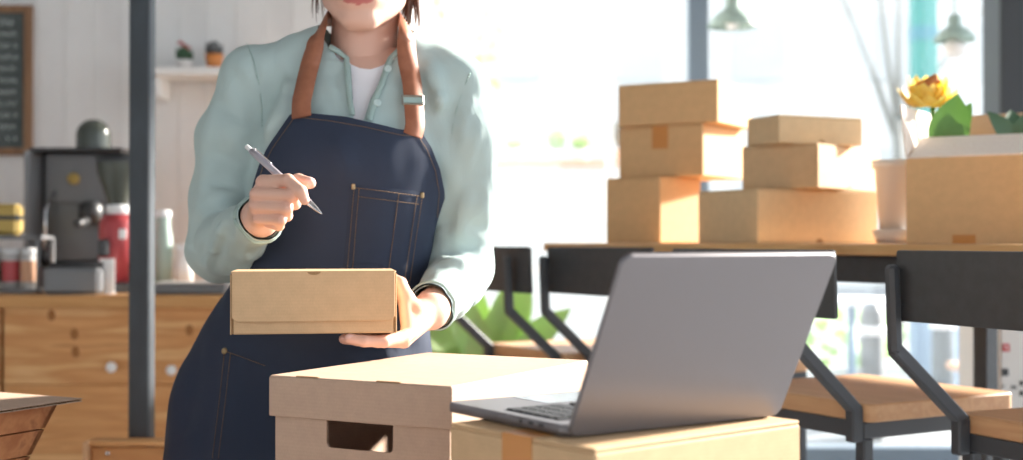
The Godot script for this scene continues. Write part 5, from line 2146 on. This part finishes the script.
func build_held() -> void:
	# pen
	var a := W(246, 146, 1.866)
	var b := W(322, 214, 1.798)
	var dir := (b - a).normalized()
	var l := a.distance_to(b)
	var x := dir.cross(Vector3.UP).normalized()
	var pen := Node3D.new()
	pen.name = numbered("ballpoint_pen")
	add_child(pen)
	pen.transform = Transform3D(Basis(x, dir, x.cross(dir)), a)
	tag(pen, "silver ballpoint pen held in the raised hand", "pen")
	put("barrel", lt(PackedVector2Array([Vector2(0.001, 0.012), Vector2(0.0046, 0.012), Vector2(0.005, 0.03), Vector2(0.0052, l * 0.75), Vector2(0.0046, l - 0.026)]), 18), M.pen, pen)
	put("tip", lt(PackedVector2Array([Vector2(0.0046, l - 0.026), Vector2(0.0036, l - 0.014), Vector2(0.0015, l - 0.003), Vector2(0.0006, l)]), 16), M.chrome, pen)
	put("push_button", lt(PackedVector2Array([Vector2(0.001, 0), Vector2(0.0034, 0.001), Vector2(0.0036, 0.013)]), 14), M.white, pen)
	put("clip", bx(Vector3(0.0028, 0.038, 0.0014), Vector3(0.0, 0.034, 0.0062), 0.0005), M.chrome, pen)
	put("clip_mount", bx(Vector3(0.0028, 0.004, 0.004), Vector3(0.0, 0.016, 0.005), 0.0005), M.chrome, pen)
	# small mailer carton in the other hand
	var fl := W(230, 335, 1.768)
	var fr := W(397, 333, 1.80)
	var ex := fr - fl
	var wd := ex.length()
	ex = ex.normalized()
	var ez := ex.cross(Vector3.UP).normalized()
	var ey := ez.cross(ex).normalized()
	var hh := 0.0865
	var dp := 0.125
	var mc := Node3D.new()
	mc.name = numbered("mailer_carton")
	add_child(mc)
	mc.transform = Transform3D(Basis(ex, ey, ez), (fl + fr) / 2 - ez * dp / 2)
	tag(mc, "small kraft mailer carton balanced on an open hand", "box")
	put("tray", bx(Vector3(wd - 0.006, hh - 0.004, dp - 0.004), Vector3(0, (hh - 0.004) / 2, -0.003), 0.002), M.kraft, mc)
	put("lid_top", bx(Vector3(wd - 0.002, 0.003, dp), Vector3(0, hh - 0.0015, 0), 0.001), M.kraft, mc)
	# front flap with clipped lower corners, slightly proud
	var fp := PackedVector2Array([Vector2(-wd / 2 + 0.009, 0.0175), Vector2(wd / 2 - 0.009, 0.0175), Vector2(wd / 2 - 0.0025, 0.023), Vector2(wd / 2 - 0.0025, hh), Vector2(-wd / 2 + 0.0025, hh), Vector2(-wd / 2 + 0.0025, 0.023)])
	var mb := MB.new()
	mb.prism(at(Vector3(0, 0, 0)), fp, dp / 2 - 0.001, dp / 2 + 0.0018, 0.0006)
	put("front_flap", mb.done(), M.kraft, mc)
	for k in [-1.0, 1.0]:
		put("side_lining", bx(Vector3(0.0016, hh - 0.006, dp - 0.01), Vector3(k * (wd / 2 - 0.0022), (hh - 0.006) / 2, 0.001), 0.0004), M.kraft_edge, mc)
		put("side_wall", bx(Vector3(0.0014, hh - 0.004, dp - 0.004), Vector3(k * (wd / 2 - 0.0007), (hh - 0.004) / 2, -0.002), 0.0004), M.kraft, mc)
	var tp := MB.new()
	var hp := PackedVector2Array()
	for i in 11:
		var an := PI + PI * i / 10.0
		hp.append(Vector2(cos(an) * 0.009, hh - 0.001 + sin(an) * 0.0045))
	tp.prism(at(Vector3.ZERO), hp, dp / 2 + 0.0017, dp / 2 + 0.0022)
	put("thumb_tab", tp.done(), M.kraft_edge, mc)
